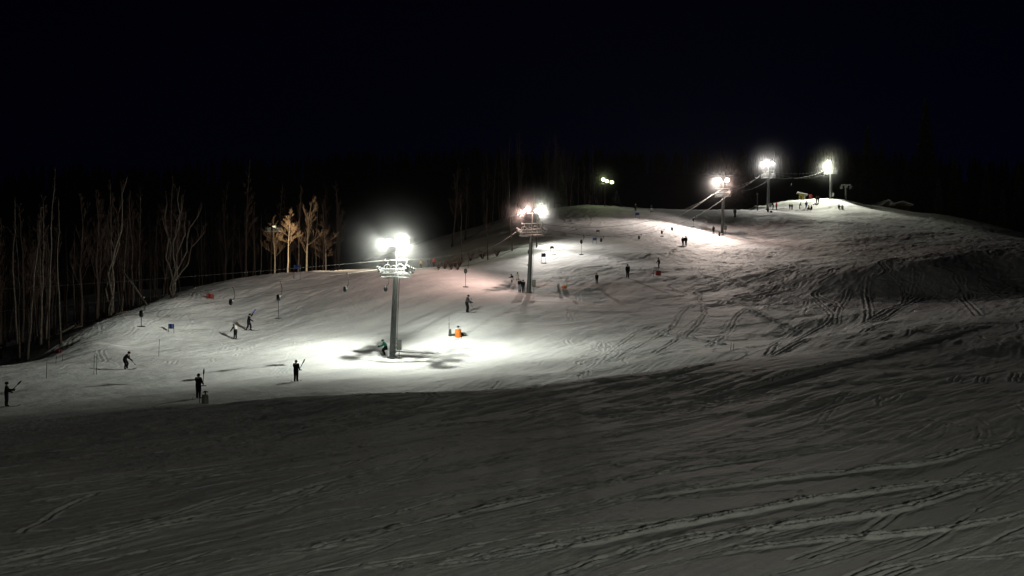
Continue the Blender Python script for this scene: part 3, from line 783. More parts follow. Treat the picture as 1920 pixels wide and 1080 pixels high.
tree_at(605, 508, 375, brown[0], 'dim brown tree with a broken limb right of the crest trees', Y=172)
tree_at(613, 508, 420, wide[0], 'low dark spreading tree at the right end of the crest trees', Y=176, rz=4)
tree_at(478, 512, 380, pole_t[1], 'slender lit trunk left of the forest floodlight pole', Y=165)
tree_at(489, 511, 400, pole_t[0], 'second slender lit trunk left of the forest floodlight pole', Y=162)
tree_at(465, 514, 390, slender[4], 'greenish slender trunk at the left of the lit group', Y=168)
tree_at(960, 471, 330, pole_t[2], 'tall pale birch left of the second tower, its trunk lit orange', 170, tilt=.08)
tree_at(866, 492, 365, pole_t[3], 'single straight pale trunk above the dark bank in the middle', 160)
tree_at(915, 487, 375, slender[5], 'thin dim tree on the bank between the middle trunk and the birch', 160)
tree_at(1105, 386, 300, pole_t[0], 'leaning white birch trunk left of the green lamps', Y=262, tilt=.1)
tree_at(1117, 386, 270, pole_t[1], 'tall white birch right beside the green lamps', Y=264, tilt=.02)
tree_at(1062, 386, 290, slender[3], 'dim leaning tree at the left end of the upper crest', Y=262, tilt=.12)
tree_at(1084, 386, 310, slender[6], 'thin dim tree between the upper crest birches', Y=266, tilt=-.06)
# birch clump with several stems
def clump(px, Y, stems, label):
    x = (px - 960) / F * Y; b = Vector((x, Y, ground_z(x, Y))); t = empty('birch_clump', b, 0, label, 'tree')
    for (tx, tp) in stems:
        top = W(tx, tp, Y) - b; m = MB(); n = 8; pts = []
        for i in range(n + 1):
            f = i / n; pts.append(Vector((top.x * f ** 1.25 + .3 * math.sin(i * 1.7 + tx), TR.uniform(-.1, .1) + 1.0 * f * math.sin(tx), top.z * f - (.4 if i == 0 else 0))))
        pts[0].x = TR.uniform(-.5, .5) * .5
        m.tube(pts, [.13 * (1 - .85 * i / n) + .01 for i in range(n + 1)], 6); so = m.build('trunk', M['bark'], t, True)
        bm2 = MB(); bm2.tube(pts[2:], [.05 * (1 - .85 * i / n) + .004 for i in range(2, n + 1)], 4)
        for i in range(9):
            j = TR.randint(3, n - 1); p = pts[j]; L_ = TR.uniform(.8, 2.2); d = Vector((TR.uniform(-.5, .5), TR.uniform(-.5, .5), 1)).normalized()
            q = [p, p + d * L_ * .5, p + d * L_ + Vector((TR.uniform(-.3, .3), 0, .1))]; bm2.tube(q, [.035, .022, .008], 4, cap=False)
            for _ in range(4):
                e = q[1].lerp(q[2], TR.random()); bm2.tube([e, e + Vector((TR.uniform(-.7, .7), TR.uniform(-.5, .5), TR.uniform(.3, 1)))], [.014, .006], 3, cap=False)
        bm2.build('branches', M['twig'], so, True)
clump(322, 137, [(303, 355), (312, 410), (335, 365), (344, 352), (356, 400), (372, 382), (378, 430)], 'clump of several white birch stems fanning out at the edge of the left slope')
clump(205, 128, [(218, 430), (244, 335), (232, 375), (195, 450)], 'forked pale tree with a broken side limb inside the left forest')
# conifers in the dark at the right and on the crest
def conifer(loc, h, r, label, group=None, seed=1):
    q = random.Random(seed); t = empty('conifer_tree', loc, q.uniform(0, 6), label, 'tree', group)
    m = MB(); m.tube([(0, 0, -.5), (0, 0, h)], [h * .014 + .05, .03], 7); m.build('trunk', M['bark_brown'], t)
    c = MB(); lv = int(h * 2.2)
    for i in range(lv):
        f = i / lv; z = h * (.12 + .86 * f); rr = r * (1 - f) ** .8 + .2
        for k in range(9):
            a = q.uniform(0, 6.283); L_ = rr * q.uniform(.6, 1.1); d = Vector((math.cos(a), math.sin(a), 0)); s = Vector((-math.sin(a), math.cos(a), 0))
            p0 = Vector((0, 0, z)); p1 = p0 + d * L_ * .55 + Vector((0, 0, -.08 * L_)); p2 = p0 + d * L_ + Vector((0, 0, -.34 * L_))
            w = .18 + .16 * L_
            c.add([p0, p1 + s * w, p2, p1 - s * w, p1 + Vector((0, 0, -.35))], [(0, 1, 4), (1, 2, 4), (2, 3, 4), (3, 0, 4), (0, 3, 2, 1)])
    c.build('crown', M['needle'], t); return t
for i, (px, topy, Y) in enumerate([(1627, 228, 350), (1652, 262, 355), (1735, 175, 360), (1700, 290, 350), (1790, 285, 345), (1850, 300, 340), (1910, 310, 330), (1395, 268, 370), (1760, 330, 335), (1880, 350, 325), (1600, 300, 372), (1672, 318, 345)]):
    x = (px - 960) / F * Y; z = ground_z(x, Y); h = (HZ - topy) / F * Y - z
    conifer((x, Y, z), h, h * .15, 'tall dark conifer against the night sky behind the snow mound', 'dark conifers beyond the crest', i + 3)
conifer(tuple(on(1052, 388, 235)), 8, 1.6, 'small conifer with pale boughs at the left end of the upper crest', None, 50)
p = W(1155, 386, 272); conifer((p.x, p.y, ground_z(p.x, p.y)), 6.5, 2.2, 'small conifer lit from above under the green lamps', None, 51)
# bushes and stakes along the dark bank
def shrub(p, h, label, group, seed):
    q = random.Random(seed); m = MB()
    for _ in range(26):
        a = q.uniform(0, 6.28); s = q.uniform(.2, .7); e = Vector((math.cos(a) * s * h, math.sin(a) * s * h, h * q.uniform(.6, 1.1)))
        m.tube([Vector((0, 0, -.1)), e * .5 + Vector((q.uniform(-.1, .1), 0, .1)), e], [.03, .02, .007], 3, cap=False)
    o = m.build('shrub', M['twig'], None); o.location = p; tag(o, label, 'shrub', group)
for i, (px, py) in enumerate([(822, 507), (834, 505), (845, 503), (853, 501), (862, 500), (846, 507), (858, 507), (905, 486), (932, 481), (882, 490)]):
    shrub(on(px, py, 150), TR.uniform(1, 2), 'leafless shrub on the dark bank left of the second tower', 'shrubs on the dark bank', i)
# fallen logs in the left forest
for (a, b, lab) in (((83, 612), (140, 610), 'snow covered fallen log deep in the left forest'), ((205, 597), (243, 584), 'pale fallen log at the forest edge nearest the birch clump'),
                    ((127, 638), (155, 622), 'short fallen log in the left forest just above the slope edge'), ((232, 512), (276, 566), 'thin leaning dead trunk in front of the left forest')):
    Y = 122; A_ = W(a[0], a[1], Y); B_ = W(b[0], b[1], Y)
    if a[1] > 550: A_.z = ground_z(A_.x, Y) + .2; B_.z = max(B_.z, ground_z(B_.x, Y) + .2)
    else: Y = 134; A_ = W(a[0], a[1], Y); B_ = W(b[0], b[1], Y); B_.z = ground_z(B_.x, Y)
    m = MB(); mid_ = (A_ + B_) / 2 + Vector((0, 0, .12)); m.tube([A_, mid_, B_], [.1, .14, .09], 7)
    for k in range(3):
        e = A_.lerp(B_, .25 + .22 * k); m.tube([e, e + Vector((TR.uniform(-.5, .5), TR.uniform(-.4, .4), .7))], [.04, .012], 4)
    tag(m.build('fallen_log', M['bark'], None, True), lab, 'log', 'fallen logs in the forest')

# distant forest on the hills: one uncountable mass
def far_forest():
    q = random.Random(8); m = MB()
    for i in range(1700):
        Y = q.uniform(672, 712); x = q.uniform(-470, 430) * Y / 700
        z = hillz(x, Y); h = q.uniform(9, 17); a = q.uniform(0, 3.14); w = h * q.uniform(.06, .12); c_, s_ = math.cos(a), math.sin(a)
        v = [Vector((x, Y, z - 1)), Vector((x, Y, z + h))]
        for k in range(4):
            aa = a + k * 1.57; v.append(Vector((x + math.cos(aa) * w, Y + math.sin(aa) * w, z + h * q.uniform(.25, .55))))
        m.add(v, [(0, 2, 3), (0, 3, 4), (0, 4, 5), (0, 5, 2), (1, 3, 2), (1, 4, 3), (1, 5, 4), (1, 2, 5)])
    tag(m.build('distant_forest', M['twig'], None), 'dark distant forest covering the hills behind the slopes', 'forest', None, 'stuff')
far_forest()

# ------------------------------------------------------------------ buildings at the top
def hut():
    b = on(1508, 374, 300); k = b.y / F; b.y += 2
    t = empty('warming_hut', b, math.radians(-8), 'small yellow hut with a slanted snow covered roof on the snow mound', 'hut')
    m = MB(); w = 12 * k; d = 2.2
    vs = [(-w / 2, 0, -.5), (w / 2, 0, -.5), (w / 2, d, -.5), (-w / 2, d, -.5), (-w / 2, 0, 14 * k), (w / 2, 0, 11 * k), (w / 2, d, 11 * k), (-w / 2, d, 14 * k)]
    m.add(vs, [(0, 1, 5, 4), (1, 2, 6, 5), (2, 3, 7, 6), (3, 0, 4, 7), (4, 5, 6, 7)]); m.build('wall', M['hutwall'], t)
    r = MB(); a = math.atan2(-4.5 * k, 18 * k); R_ = Matrix.Rotation(-a, 3, 'Y')
    r.box((0, d / 2, 13.6 * k), (20 * k, d + 1, .28), R_); r.build('roof', M['roofsnow'], t)
    dd = MB(); dd.box((-.2 * w, -.02, 4.5 * k), (3 * k, .08, 8 * k)); do = dd.build('door', M['wood'], t)
    h = MB(); h.box((-.2 * w + 1.1 * k, -.08, 4.5 * k), (.06, .06, .2)); h.build('handle', M['dark'], do)
    p_ = MB(); p_.box((.32 * w, -.06, 5 * k), (.25, .14, 11 * k)); p_.build('corner_post', M['white'], t)
    pc = on(1520, 374, 300); m = MB(); m.tube([(0, 0, -.2), (0, 0, 9 * k)], .08, 6); m.box((0, 0, .8), (.9, .1, 1.0)); o = m.build('barrier_post', M['redpad'], None); o.location = pc; tag(o, 'small post with a red pad right of the yellow hut', 'post')
hut()
def lodge():
    Y = 330; x = (1655 - 960) / F * Y; z = (HZ - 393) / F * Y - .5; k = Y / F
    t = empty('lodge', (x, Y, z), math.radians(12), 'dark lodge with snowy gabled roofs at the right of the snow mound', 'building')
    m = MB(); m.box((-4 * k, 0, 3.5 * k), (20 * k, 7, 9 * k)); m.box((26 * k, 1, 3.5 * k), (36 * k, 8, 9 * k)); m.build('wall', M['wood'], t)
    def gable(cx, w, ridge_h, eave_h, y0, y1, nm, slope='y'):
        g = MB(); th = .35
        vs = []
        for yv in (y0, y1):
            for (xx, zz) in ((-w / 2, eave_h), (0, ridge_h), (w / 2, eave_h)):
                vs += [(cx + xx, yv, zz), (cx + xx, yv, zz + th)]
        g.add(vs, [(0, 2, 8, 6), (2, 4, 10, 8), (1, 7, 9, 3), (3, 9, 11, 5), (0, 1, 3, 2), (2, 3, 5, 4), (6, 8, 9, 7), (8, 10, 11, 9), (0, 6, 7, 1), (4, 5, 11, 10)])
        return g.build(nm, M['roofsnow'], t)
    gable(-4 * k, 26 * k, 16 * k, 7 * k, -4.5, 4.5, 'roof'); gable(24 * k, 44 * k, 14 * k, 8 * k, -4.6, 5.6, 'roof')
    for i in range(3):
        w = MB(); w.box((14 * k + 9 * k * i, -3.05, 4 * k), (3 * k, .1, 3 * k)); w.build('window', M['glass'], t)
lodge()
# snow ramp with a frame beside the fourth tower
def ramp():
    b = on(1424, 392, 262); k = b.y / F
    m = MB(); w = 28 * k; h = 11 * k
    nx, ny = 14, 8; vs = []; fs = []
    for j in range(ny + 1):
        for i in range(nx + 1):
            f = i / nx; g = j / ny
            top = min(1, f / .38) ** .8 * min(1, (1 - f) / .05 + .001 + .0) if f < 1 else 0
            vs.append(((f - .5) * w, g * 9 - 1, -.8 + (h + .8) * top * min(1, .55 + g * .9) + .15 * mnoise(Vector((i * .7, j * .7, 4)))))
    for j in range(ny):
        for i in range(nx): a = j * (nx + 1) + i; fs.append((a, a + 1, a + nx + 2, a + nx + 1))
    n0 = 0
    bot = [(v[0], v[1], -2) for v in vs]; N = len(vs)
    m.add(vs + bot, fs + [(i, i + N, i + 1 + N, i + 1) for i in range(nx)] + [(ny * (nx + 1) + i, ny * (nx + 1) + i + 1, N + ny * (nx + 1) + i + 1, N + ny * (nx + 1) + i) for i in range(nx)]
          + [(j * (nx + 1) + nx, N + j * (nx + 1) + nx, N + (j + 1) * (nx + 1) + nx, (j + 1) * (nx + 1) + nx) for j in range(ny)])
    o = m.build('snow_ramp', M['snow'], None, True); o.location = b + Vector((0, 1, 0)); tag(o, 'steep snow ramp just left of the fourth lift tower', 'snow ramp')
    q = MB(); q.tube([(0, 0, -1), (0, 0, 34 * k)], .13, 7); q.box((0, 0, 34 * k), (.5, .3, .3)); o = q.build('utility_pole', M['wood'], None, False); o.location = W(1420, 392, 275); o.location.z -= 1
    tag(o, 'thin unlit pole standing behind the snow ramp', 'pole')
ramp()

# ------------------------------------------------------------------ slalom poles, banners, pads
def stake(px, py, top, label, col='dark', group='slalom poles on the left slope', ymin=16):
    p = on(px, py, ymin); h = (py - top) / F * p.y; m = MB(); m.tube([(0, 0, -.2), (0, 0, .12), (.02, 0, h * .6), (.05, 0, h)], [.035, .024, .022, .018], 6)
    o = m.build('slalom_pole', M[col], None); o.location = p; tag(o, label, 'slalom pole', group)
for a in ((87, 710, 676, 'single thin slalom pole farthest left on the bench'), (176, 702, 665, 'left one of the two close slalom poles behind the bent skier'),
          (181, 702, 663, 'right one of the two close slalom poles behind the bent skier'), (298, 669, 636, 'thin slalom pole between the bent skier and the two turning skiers'),
          (105, 682, 668, 'short slalom pole by the forest edge'), (117, 678, 664, 'short slalom pole next to a red marker by the forest edge')): stake(*a)
def banner(px, py, w, h, col, label, leg=8, ymin=16, tilt=0, rz=0):
    p = on(px, py, ymin); k = p.y / F; t = empty('gate_banner', p, rz, label, 'slalom banner', 'slalom gate banners')
    for s in (-1, 1):
        m = MB(); m.tube([(s * w * k / 2, 0, -.15), (s * w * k / 2, 0, (leg + h) * k)], .025, 5); m.build('post', M['dark'], t)
    m = MB(); n = 6; vs = []
    for j in range(2):
        for i in range(n + 1): vs.append(((i / n - .5) * w * k, .05 * math.sin(i * 1.3), leg * k + j * h * k + tilt * i / n))
    m.add(vs, [(i, i + 1, i + n + 2, i + n + 1) for i in range(n)]); ob = m.build('banner', M[col], t)
    md = ob.modifiers.new('thickness', 'SOLIDIFY'); md.thickness = .015
for a in ((557, 524, 12, 8, 'blue', 'blue slalom banner standing at the crest left of the nearest tower', 18, 130),
          (321, 626, 10, 9, 'blue', 'small blue slalom banner on the left slope', 8), (394, 562, 13, 9, 'redpad', 'red banner on the upper part of the left slope', 1),
          (109, 664, 11, 7, 'redpad', 'red marker banner at the forest edge', 1),
          (1019, 490, 8, 7, 'darkpanel', 'black slalom banner just right of the second tower', 8, 150), (1035, 475, 7, 4.5, 'darkpanel', 'dark slalom banner above the black one by the second tower', 9, 150),
          (1115, 458, 7, 5, 'blue', 'blue slalom banner on the bright strip of the upper slope', 7, 150), (1121, 438, 6, 3, 'darkpanel', 'thin dark banner highest in the row over the bright strip', 3, 150),
          (1195, 410, 7, 5, 'blue', 'blue slalom banner below the two skiers on the crest', 6, 200)): banner(*a)

def hydrant(px, py, w, h, col, label, cat, ymin=16, extra=True):
    p = on(px, py, ymin); k = p.y / F; r = w * k / 2; H = h * k
    t = empty('snowmaking_hydrant', p, 0, label, cat)
    m = MB(); m.lathe([(r * .92, -.2), (r, .05), (r, H * .86), (r * .93, H * .96), (r * .6, H)], (0, 0, 0), 18); m.build('pad', M[col], t, True)
    v = MB(); v.tube([(0, 0, H * .8), (0, 0, H * 1.3)], .05, 6); v.tube([(-.16, 0, H * 1.24), (.2, 0, H * 1.28)], .035, 6); v.lathe([(.09, H * 1.28), (.11, H * 1.34), (.05, H * 1.4)], (0, 0, 0), 10); v.build('valve', M['dark'], t)
    if extra:
        s = MB(); s.lathe([(r * .9, H * .97), (r * .8, H * 1.03), (r * .3, H * 1.06)], (0, 0, 0), 14); s.build('snow_cap', M['roofsnow'], t, True)
    return t
hydrant(859, 632, 12, 15, 'orange', 'orange padded hydrant on the shaded snow right of the nearest tower', 'hydrant')
hydrant(385, 757, 13, 17, 'box', 'grey padded hydrant at the shadow edge beside the rider', 'hydrant', extra=False)
hydrant(1047, 542, 5, 7, 'box', 'small grey hydrant with a snow cap right of the second tower', 'hydrant')
def snow_gun(px, py, label, scale=1.0):
    p = on(px, py); t = empty('snow_lance', p, 0, label, 'snow lance')
    a = MB(); a.tube([(0, 0, -.1), (0, 0, 1.5 * scale)], .035, 6); a.tube([(0, 0, 1.4 * scale), (0, 0, 2.2 * scale)], .015, 5); a.build('lance', M['dark'], t)
    b = MB(); b.box((.1, 0, .35), (.34, .3, .7), None, 0, .7); b.box((.35, 0, .12), (.7, .5, .18)); b.build('base', M['dark'], t)
snow_gun(842, 630, 'dark snowmaking lance on a low base left of the orange hydrant', .9)
b_ = MB(); b_.box((0, 0, .2), (.9, .4, .3), None, 0, .6); o = b_.build('hose_box', M['dark'], None); o.location = on(868, 630); tag(o, 'low dark box touching the right side of the orange hydrant', 'box')
stake(374, 756, 733, 'short post between the rider and the grey hydrant', group=None)
def round_sign():
    p = on(1062, 542); k = p.y / F; t = empty('round_sign', p, 0, 'round white sign on a thin pole above an orange base right of the second tower', 'sign')
    m = MB(); m.tube([(0, 0, -.1), (.1, 0, 14 * k)], .03, 6); m.build('pole', M['galv'], t)
    m = MB(); n = 16; vs = [Vector((.1 + .2 * math.cos(2 * math.pi * i / n), y, 15.5 * k + .27 * math.sin(2 * math.pi * i / n))) for y in (-.05, -.02) for i in range(n)]
    m.add(vs, [tuple(range(n))[::-1], tuple(range(n, 2 * n))] + [(i, (i + 1) % n, n + (i + 1) % n, n + i) for i in range(n)]); m.build('disc', M['white'], t)
    m = MB(); m.lathe([(.3, -.1), (.34, .05), (.3, .22), (.15, .3)], (-.3, 0, 0), 14); m.build('base_pad', M['orange'], t, True)
round_sign()
def red_pad():
    p = on(1234, 516); t = empty('red_padded_hydrant', p, 0, 'dull red padded box with a valve on the slope below a lone skier', 'hydrant')
    m = MB(); m.box((0, 0, .25), (.75, .6, .6)); m.build('pad', M['redpad'], t); m = MB(); m.tube([(0, 0, .5), (0, 0, 1.1)], .05, 6); m.tube([(-.2, 0, 1.05), (.2, 0, 1.05)], .04, 6); m.build('valve', M['dark'], t)
red_pad()
stake(1225, 520, 504, 'dark stake just left of the red padded box', group=None)
stake(1370, 657, 642, 'left one of two short stakes on the dim right slope', group='stakes on the dim right slope')
stake(1375, 657, 643, 'right one of two short stakes on the dim right slope', group='stakes on the dim right slope')
def barrel(px, py, w, h, col, label, cat='barrel', ymin=16):
    p = on(px, py, ymin); k = p.y / F; m = MB(); r = w * k / 2; H = h * k; m.lathe([(r, -.1), (r * 1.05, H * .3), (r, H * .35), (r * 1.05, H * .7), (r, H * .95), (r * .8, H)], (0, 0, 0), 14)
    o = m.build('padding', M[col], None, True); o.location = p; tag(o, label, cat)
barrel(1349, 443, 3.5, 8, 'dark', 'short dark post left of the base of the third tower', 'post')
barrel(1440, 397, 4, 6, 'dark', 'dark padding at the foot of the fourth tower', 'padding', 230)
barrel(1446, 398, 5, 2.5, 'orange', 'low orange pad at the foot of the fourth tower', 'pad', 230)
barrel(1355, 442, 6, 2.5, 'wood', 'low brown pad at the foot of the third tower', 'pad', 200)

# ------------------------------------------------------------------ people
def limbp(p, L, ang, side=0.0):   # from p, length L, angle forward from straight down
    return p + Vector((math.sin(ang) * L, side * L, -math.cos(ang) * L))
POSES = {
 'stand': dict(lean=.02, th=(.03, -.03), kn=(.0, .0), ua=(.1, .05), fa=(.3, .25), sp=.10),
 'rider': dict(lean=.0, th=(.12, -.02), kn=(-.1, -.1), ua=(.6, .2), fa=(1.7, 1.2), sp=.12),
 'bent':  dict(lean=.75, th=(.75, .45), kn=(-.35, -.25), ua=(.1, .5), fa=(.9, 1.0), sp=.13),
 'crouch': dict(lean=.55, th=(1.2, 1.0), kn=(-.7, -.6), ua=(.4, .6), fa=(1.3, 1.4), sp=.16),
 'ski':   dict(lean=.25, th=(.35, .2), kn=(-.15, -.2), ua=(.3, .1), fa=(1.2, 1.0), sp=.12),
 'walk':  dict(lean=.1, th=(.42, -.30), kn=(.1, -.55), ua=(-.3, .35), fa=(.0, .7), sp=.09),
 'armup': dict(lean=.18, th=(.5, -.05), kn=(-.05, -.5), ua=(2.3, .4), fa=(2.6, 1.0), sp=.14),
 'lean':  dict(lean=.5, th=(.25, .1), kn=(.1, -.05), ua=(.5, .2), fa=(.9, .6), sp=.10),
 'sit':   dict(lean=.12, th=(1.5, 1.35), kn=(.25, .15), ua=(.5, .35), fa=(1.1, .9), sp=.14),
}
def person(px, py, hpx, pose, yaw, jacket, trousers, label, hat='black', skis=False, board=False, group=None, ymin=16, pos=None, face_skin=True):
    P_ = POSES[pose]; base = pos if pos is not None else on(px, py, ymin)
    J = {}; sp = P_['sp']
    J['pel'] = Vector((0, 0, .95))
    R_ = Matrix.Rotation(P_['lean'], 3, 'Y')
    up = lambda x, y, z: J['pel'] + R_ @ Vector((x, y, z))
    J['spine'] = up(0, 0, .2); J['chest'] = up(.01, 0, .4); J['neck'] = up(.0, 0, .545)
    Rh = Matrix.Rotation(P_['lean'] * .5, 3, 'Y')
    J['head'] = J['neck'] + Rh @ Vector((.02, 0, .12)); J['top'] = J['neck'] + Rh @ Vector((.01, 0, .225))
    J['nose'] = J['head'] + Rh @ Vector((.10, 0, -.01))
    verts = []; rad = []; tagv = []; edges = []
    def V(p, r, t, par=None):
        verts.append(p); rad.append(r); tagv.append(t)
        if par is not None: edges.append((par, len(verts) - 1))
        return len(verts) - 1
    a = V(J['pel'], (.155, .17), 0); b = V(J['spine'], (.14, .165), 0, a); c = V(J['chest'], (.15, .2), 0, b); d = V(J['neck'], (.07, .07), 2, c)
    e = V(J['head'], (.098, .088), 2, d); V(J['top'], (.07, .065), 2, e); 
    hands = []; feet = []
    for i, s in enumerate((1, -1)):
        sh = up(0, s * .2, .47); el = limbp(sh, .29, P_['ua'][i] - P_['lean'] * 0, s * .12); ha = limbp(el, .25, P_['fa'][i], -s * .06)
        v1 = V(sh, (.085, .085), 0, c); v2 = V(el, (.068, .068), 0, v1); v3 = V(ha, (.05, .05), 0, v2)
        dirh = (ha - el).normalized(); hands.append((ha, dirh, s)); V(ha + dirh * .06, (.042, .042), 4, v3)
        hp = J['pel'] + Vector((0, s * .1, -.06)); kn = limbp(hp, .43, P_['th'][i], s * (sp - .08)); an = limbp(kn, .42, P_['th'][i] * 0 + P_['kn'][i], 0)
        w1 = V(hp, (.125, .12), 1, a); w2 = V(kn, (.085, .085), 1, w1); w3 = V(an, (.07, .07), 3, w2); V(an + Vector((.16, 0, -.03)), (.055, .05), 3, w3); feet.append(an)
    zmin = min(f.z for f in feet) - .085
    if pose == 'sit': zmin = J['pel'].z - .17
    full = max(J['top'].z + .07 - zmin, .4)
    verts = [v - Vector((0, 0, zmin)) for v in verts]; hands = [(h - Vector((0, 0, zmin)), dd, s) for h, dd, s in hands]; feet = [f - Vector((0, 0, zmin)) for f in feet]
    head = J['head'] - Vector((0, 0, zmin)); topp = J['top'] - Vector((0, 0, zmin))
    sc = hpx / F * base.y / full
    sc = max(.62, min(1.12, sc))
    t = empty('person', base, yaw, label, 'person', group); t.scale = (sc, sc, sc)
    me = bpy.data.meshes.new('body'); me.from_pydata(verts, edges, []); ob = bpy.data.objects.new('tmp', me); COL.objects.link(ob)
    md = ob.modifiers.new('skin', 'SKIN'); md.use_smooth_shade = True
    for i, sv in enumerate(me.skin_vertices[0].data): sv.radius = (rad[i][0] * 1.17, rad[i][1] * 1.17); sv.use_root = (i == 0)
    sd = ob.modifiers.new('sub', 'SUBSURF'); sd.levels = 2; sd.render_levels = 2
    dg = bpy.context.evaluated_depsgraph_get(); dg.update()
    bm_ = bpy.data.meshes.new_from_object(ob.evaluated_get(dg)); bm_.name = 'body'
    bpy.data.objects.remove(ob); 
    for mm in (jacket, trousers, 'skin', 'black', 'black'): bm_.materials.append(M[mm])
    samples = []
    for (i, j) in edges:
        for f in (0.0, .25, .5, .75, 1.0): samples.append((verts[i].lerp(verts[j], f), tagv[i] if f < .5 and i != 0 else tagv[j]))
    SA = np.array([tuple(s_[0]) for s_ in samples]); ST = np.array([s_[1] for s_ in samples])
    cen = np.empty(len(bm_.polygons) * 3); bm_.polygons.foreach_get('center', cen); cen = cen.reshape(-1, 3)
    mi = ST[((cen[:, None] - SA[None]) ** 2).sum(2).argmin(1)]
    bm_.polygons.foreach_set('material_index', mi.astype(np.int32)); bm_.polygons.foreach_set('use_smooth', np.ones(len(bm_.polygons), bool))
    o = bpy.data.objects.new('body', bm_); COL.objects.link(o); o.parent = t
    # helmet or hat, brim and goggles band
    q = Rh; hm = MB(); n = 14; prof = [(.112, -.02), (.124, .04), (.118, .09), (.09, .135), (.04, .158), (.004, .164)]
    vs = [head + q @ Vector((r * 1.08 * math.cos(2 * math.pi * k / n) - .008, r * .95 * math.sin(2 * math.pi * k / n), z)) for r, z in prof for k in range(n)]
    fs = [(i * n + k, i * n + (k + 1) % n, (i + 1) * n + (k + 1) % n, (i + 1) * n + k) for i in range(len(prof) - 1) for k in range(n)]
    hm.add(vs, fs + [tuple(range(n))[::-1], tuple((len(prof) - 1) * n + k for k in range(n))]); hm.build('helmet', M[hat], t, True)
    if hpx >= 20:
        gb = MB(); pts = [head + q @ Vector((.112 * math.cos(a_), .1 * math.sin(a_), .015)) for a_ in [-.9, -.45, 0, .45, .9]]; gb.tube(pts, .028, 6); gb.build('goggles', M['dark'], t, True)
        for hpos, dd, s in hands:
            g = MB(); side = Vector((0, 1, 0)); palm = hpos + dd * .07; qq = dd.to_track_quat('Z', 'Y').to_matrix()
            g.box(palm, (.05, .09, .1), qq)
            for fi, fl in enumerate((.05, .06, .057, .045)):
                o_ = qq @ Vector((0, (-.034 + .0225 * fi), .045)); p0 = palm + o_; p1 = p0 + dd * fl * .7 + qq @ Vector((.008, 0, 0)); p2 = p1 + dd * fl * .4 + qq @ Vector((.035, 0, 0)); g.tube([p0, p1, p2], [.013, .012, .009], 5)
            th = palm + qq @ Vector((.01, -.045 * s, -.01)); g.tube([th, th + qq @ Vector((.02, -.03 * s, .03)), th + qq @ Vector((.04, -.03 * s, .055))], [.015, .013, .01], 5)
            g.build('glove', M['black'], t)
    if skis or board:
        items = [f for f in feet] if skis else [(feet[0] + feet[1]) / 2]
        for f in items:
            m = MB(); L0, L1 = (-.75, .95) if skis else (-.75, .75); wd = .05 if skis else .14
            vs = []
            st = [L0, L0 + .1, 0, L1 - .25, L1 - .1, L1]; hz = [.05 if board else .02, .0, .0, .0, .05, .14 if skis else .08]; ww = [.6, 1, .8, 1.1, .9, .3]
            zb = .012
            for xx, zz, k_ in zip(st, hz, ww):
                for dy, dz in ((-1, 0), (1, 0), (1, .02), (-1, .02)):
                    xq, yq = (xx + f.x, f.y + dy * wd * k_) if skis else (f.x + dy * wd * k_ * (1), f.y + xx)
                    vs.append((xq, yq, zb + zz + dz))
            fs = []
            for i in range(5):
                for k_ in range(4): fs.append((i * 4 + k_, i * 4 + (k_ + 1) % 4, i * 4 + 4 + (k_ + 1) % 4, i * 4 + 4 + k_))
            m.add(vs, fs + [(3, 2, 1, 0), (20, 21, 22, 23)]); m.build('ski' if skis else 'snowboard', M['ski'], t)
    return t, [base + Matrix.Rotation(yaw, 3, 'Z') @ (h * sc) for h, _, _ in hands], sc
r = math.radians
def pole_thing(a, b, label, basket=True, name='ski_pole', cat='ski pole', rad=.014):
    m = MB(); a = Vector(a); b = Vector(b); o_ = a; m.tube([a - o_, b - o_], [rad * 1.2, rad], 6)
    dd = (b - a).normalized(); m.tube([a - o_ - dd * .12, a - o_ + dd * .02], rad * 1.9, 6)
    if basket: m.tube([b - o_ - dd * .09, b - o_ - dd * .07], .05, 8)
    o = m.build(name, M['dark'], None); o.location = a; tag(o, label, cat); return o
def handle_bar(a, b, label):   # tow rod held by a rider: rod with its spring box at the upper end
    a = Vector(a); b = Vector(b); t = empty('tow_bar', a, 0, label, 'tow bar', 'tow bars held by riders'); d = b - a
    m = MB(); m.tube([Vector((0, 0, 0)) - d * .25, d], .024, 6); m.build('rod', M['dark'], t)
    dn = d.normalized(); m = MB(); m.tube([d - dn * .08, d + dn * .05, d + dn * .2, d + dn * .34], [.025, .06, .055, .02], 8); m.build('spring_box', M['dark'], t, True)
    m = MB(); m.tube([-d * .25 + Vector((-.25, 0, 0)), -d * .25 + Vector((.25, 0, .02))], .035, 6); m.build('crossbar', M['dark'], t)
# riders on the tow in the lower left
t, h, sc = person(12, 763, 47, 'rider', r(20), 'black', 'black', 'dark rider at the left edge holding a tow bar up to the right', skis=True)
handle_bar(h[0], W(34, 720, h[0].y), 'tow bar of the rider at the left edge')
t, h, sc = person(372, 747, 47, 'rider', r(80), 'black', 'black', 'dark rider seen from behind beside the grey hydrant, holding a tow bar', skis=True)
handle_bar(h[1], W(382, 700, h[1].y), 'tow bar of the rider beside the grey hydrant')
t, h, sc = person(555, 716, 41, 'rider', r(80), 'black', 'black', 'dark rider standing on the bright snow below the nearest tower, tow bar at the shoulder', skis=True)
handle_bar(h[1], W(568, 680, h[1].y), 'tow bar of the rider on the bright snow below the nearest tower')
t, h, sc = person(233, 693, 34, 'bent', r(-5), 'black', 'black', 'skier in black bent forward with a pole, on the bright left bench', skis=True)
hz_ = h[1]; pole_thing(hz_, W(254, 684, hz_.y - .3), 'ski pole slanting down in front of the bent skier')
t, h, sc = person(442, 636, 28, 'lean', r(150), 'black', 'black', 'skier with a white back pack leaning left on the left slope', skis=True, hat='black')
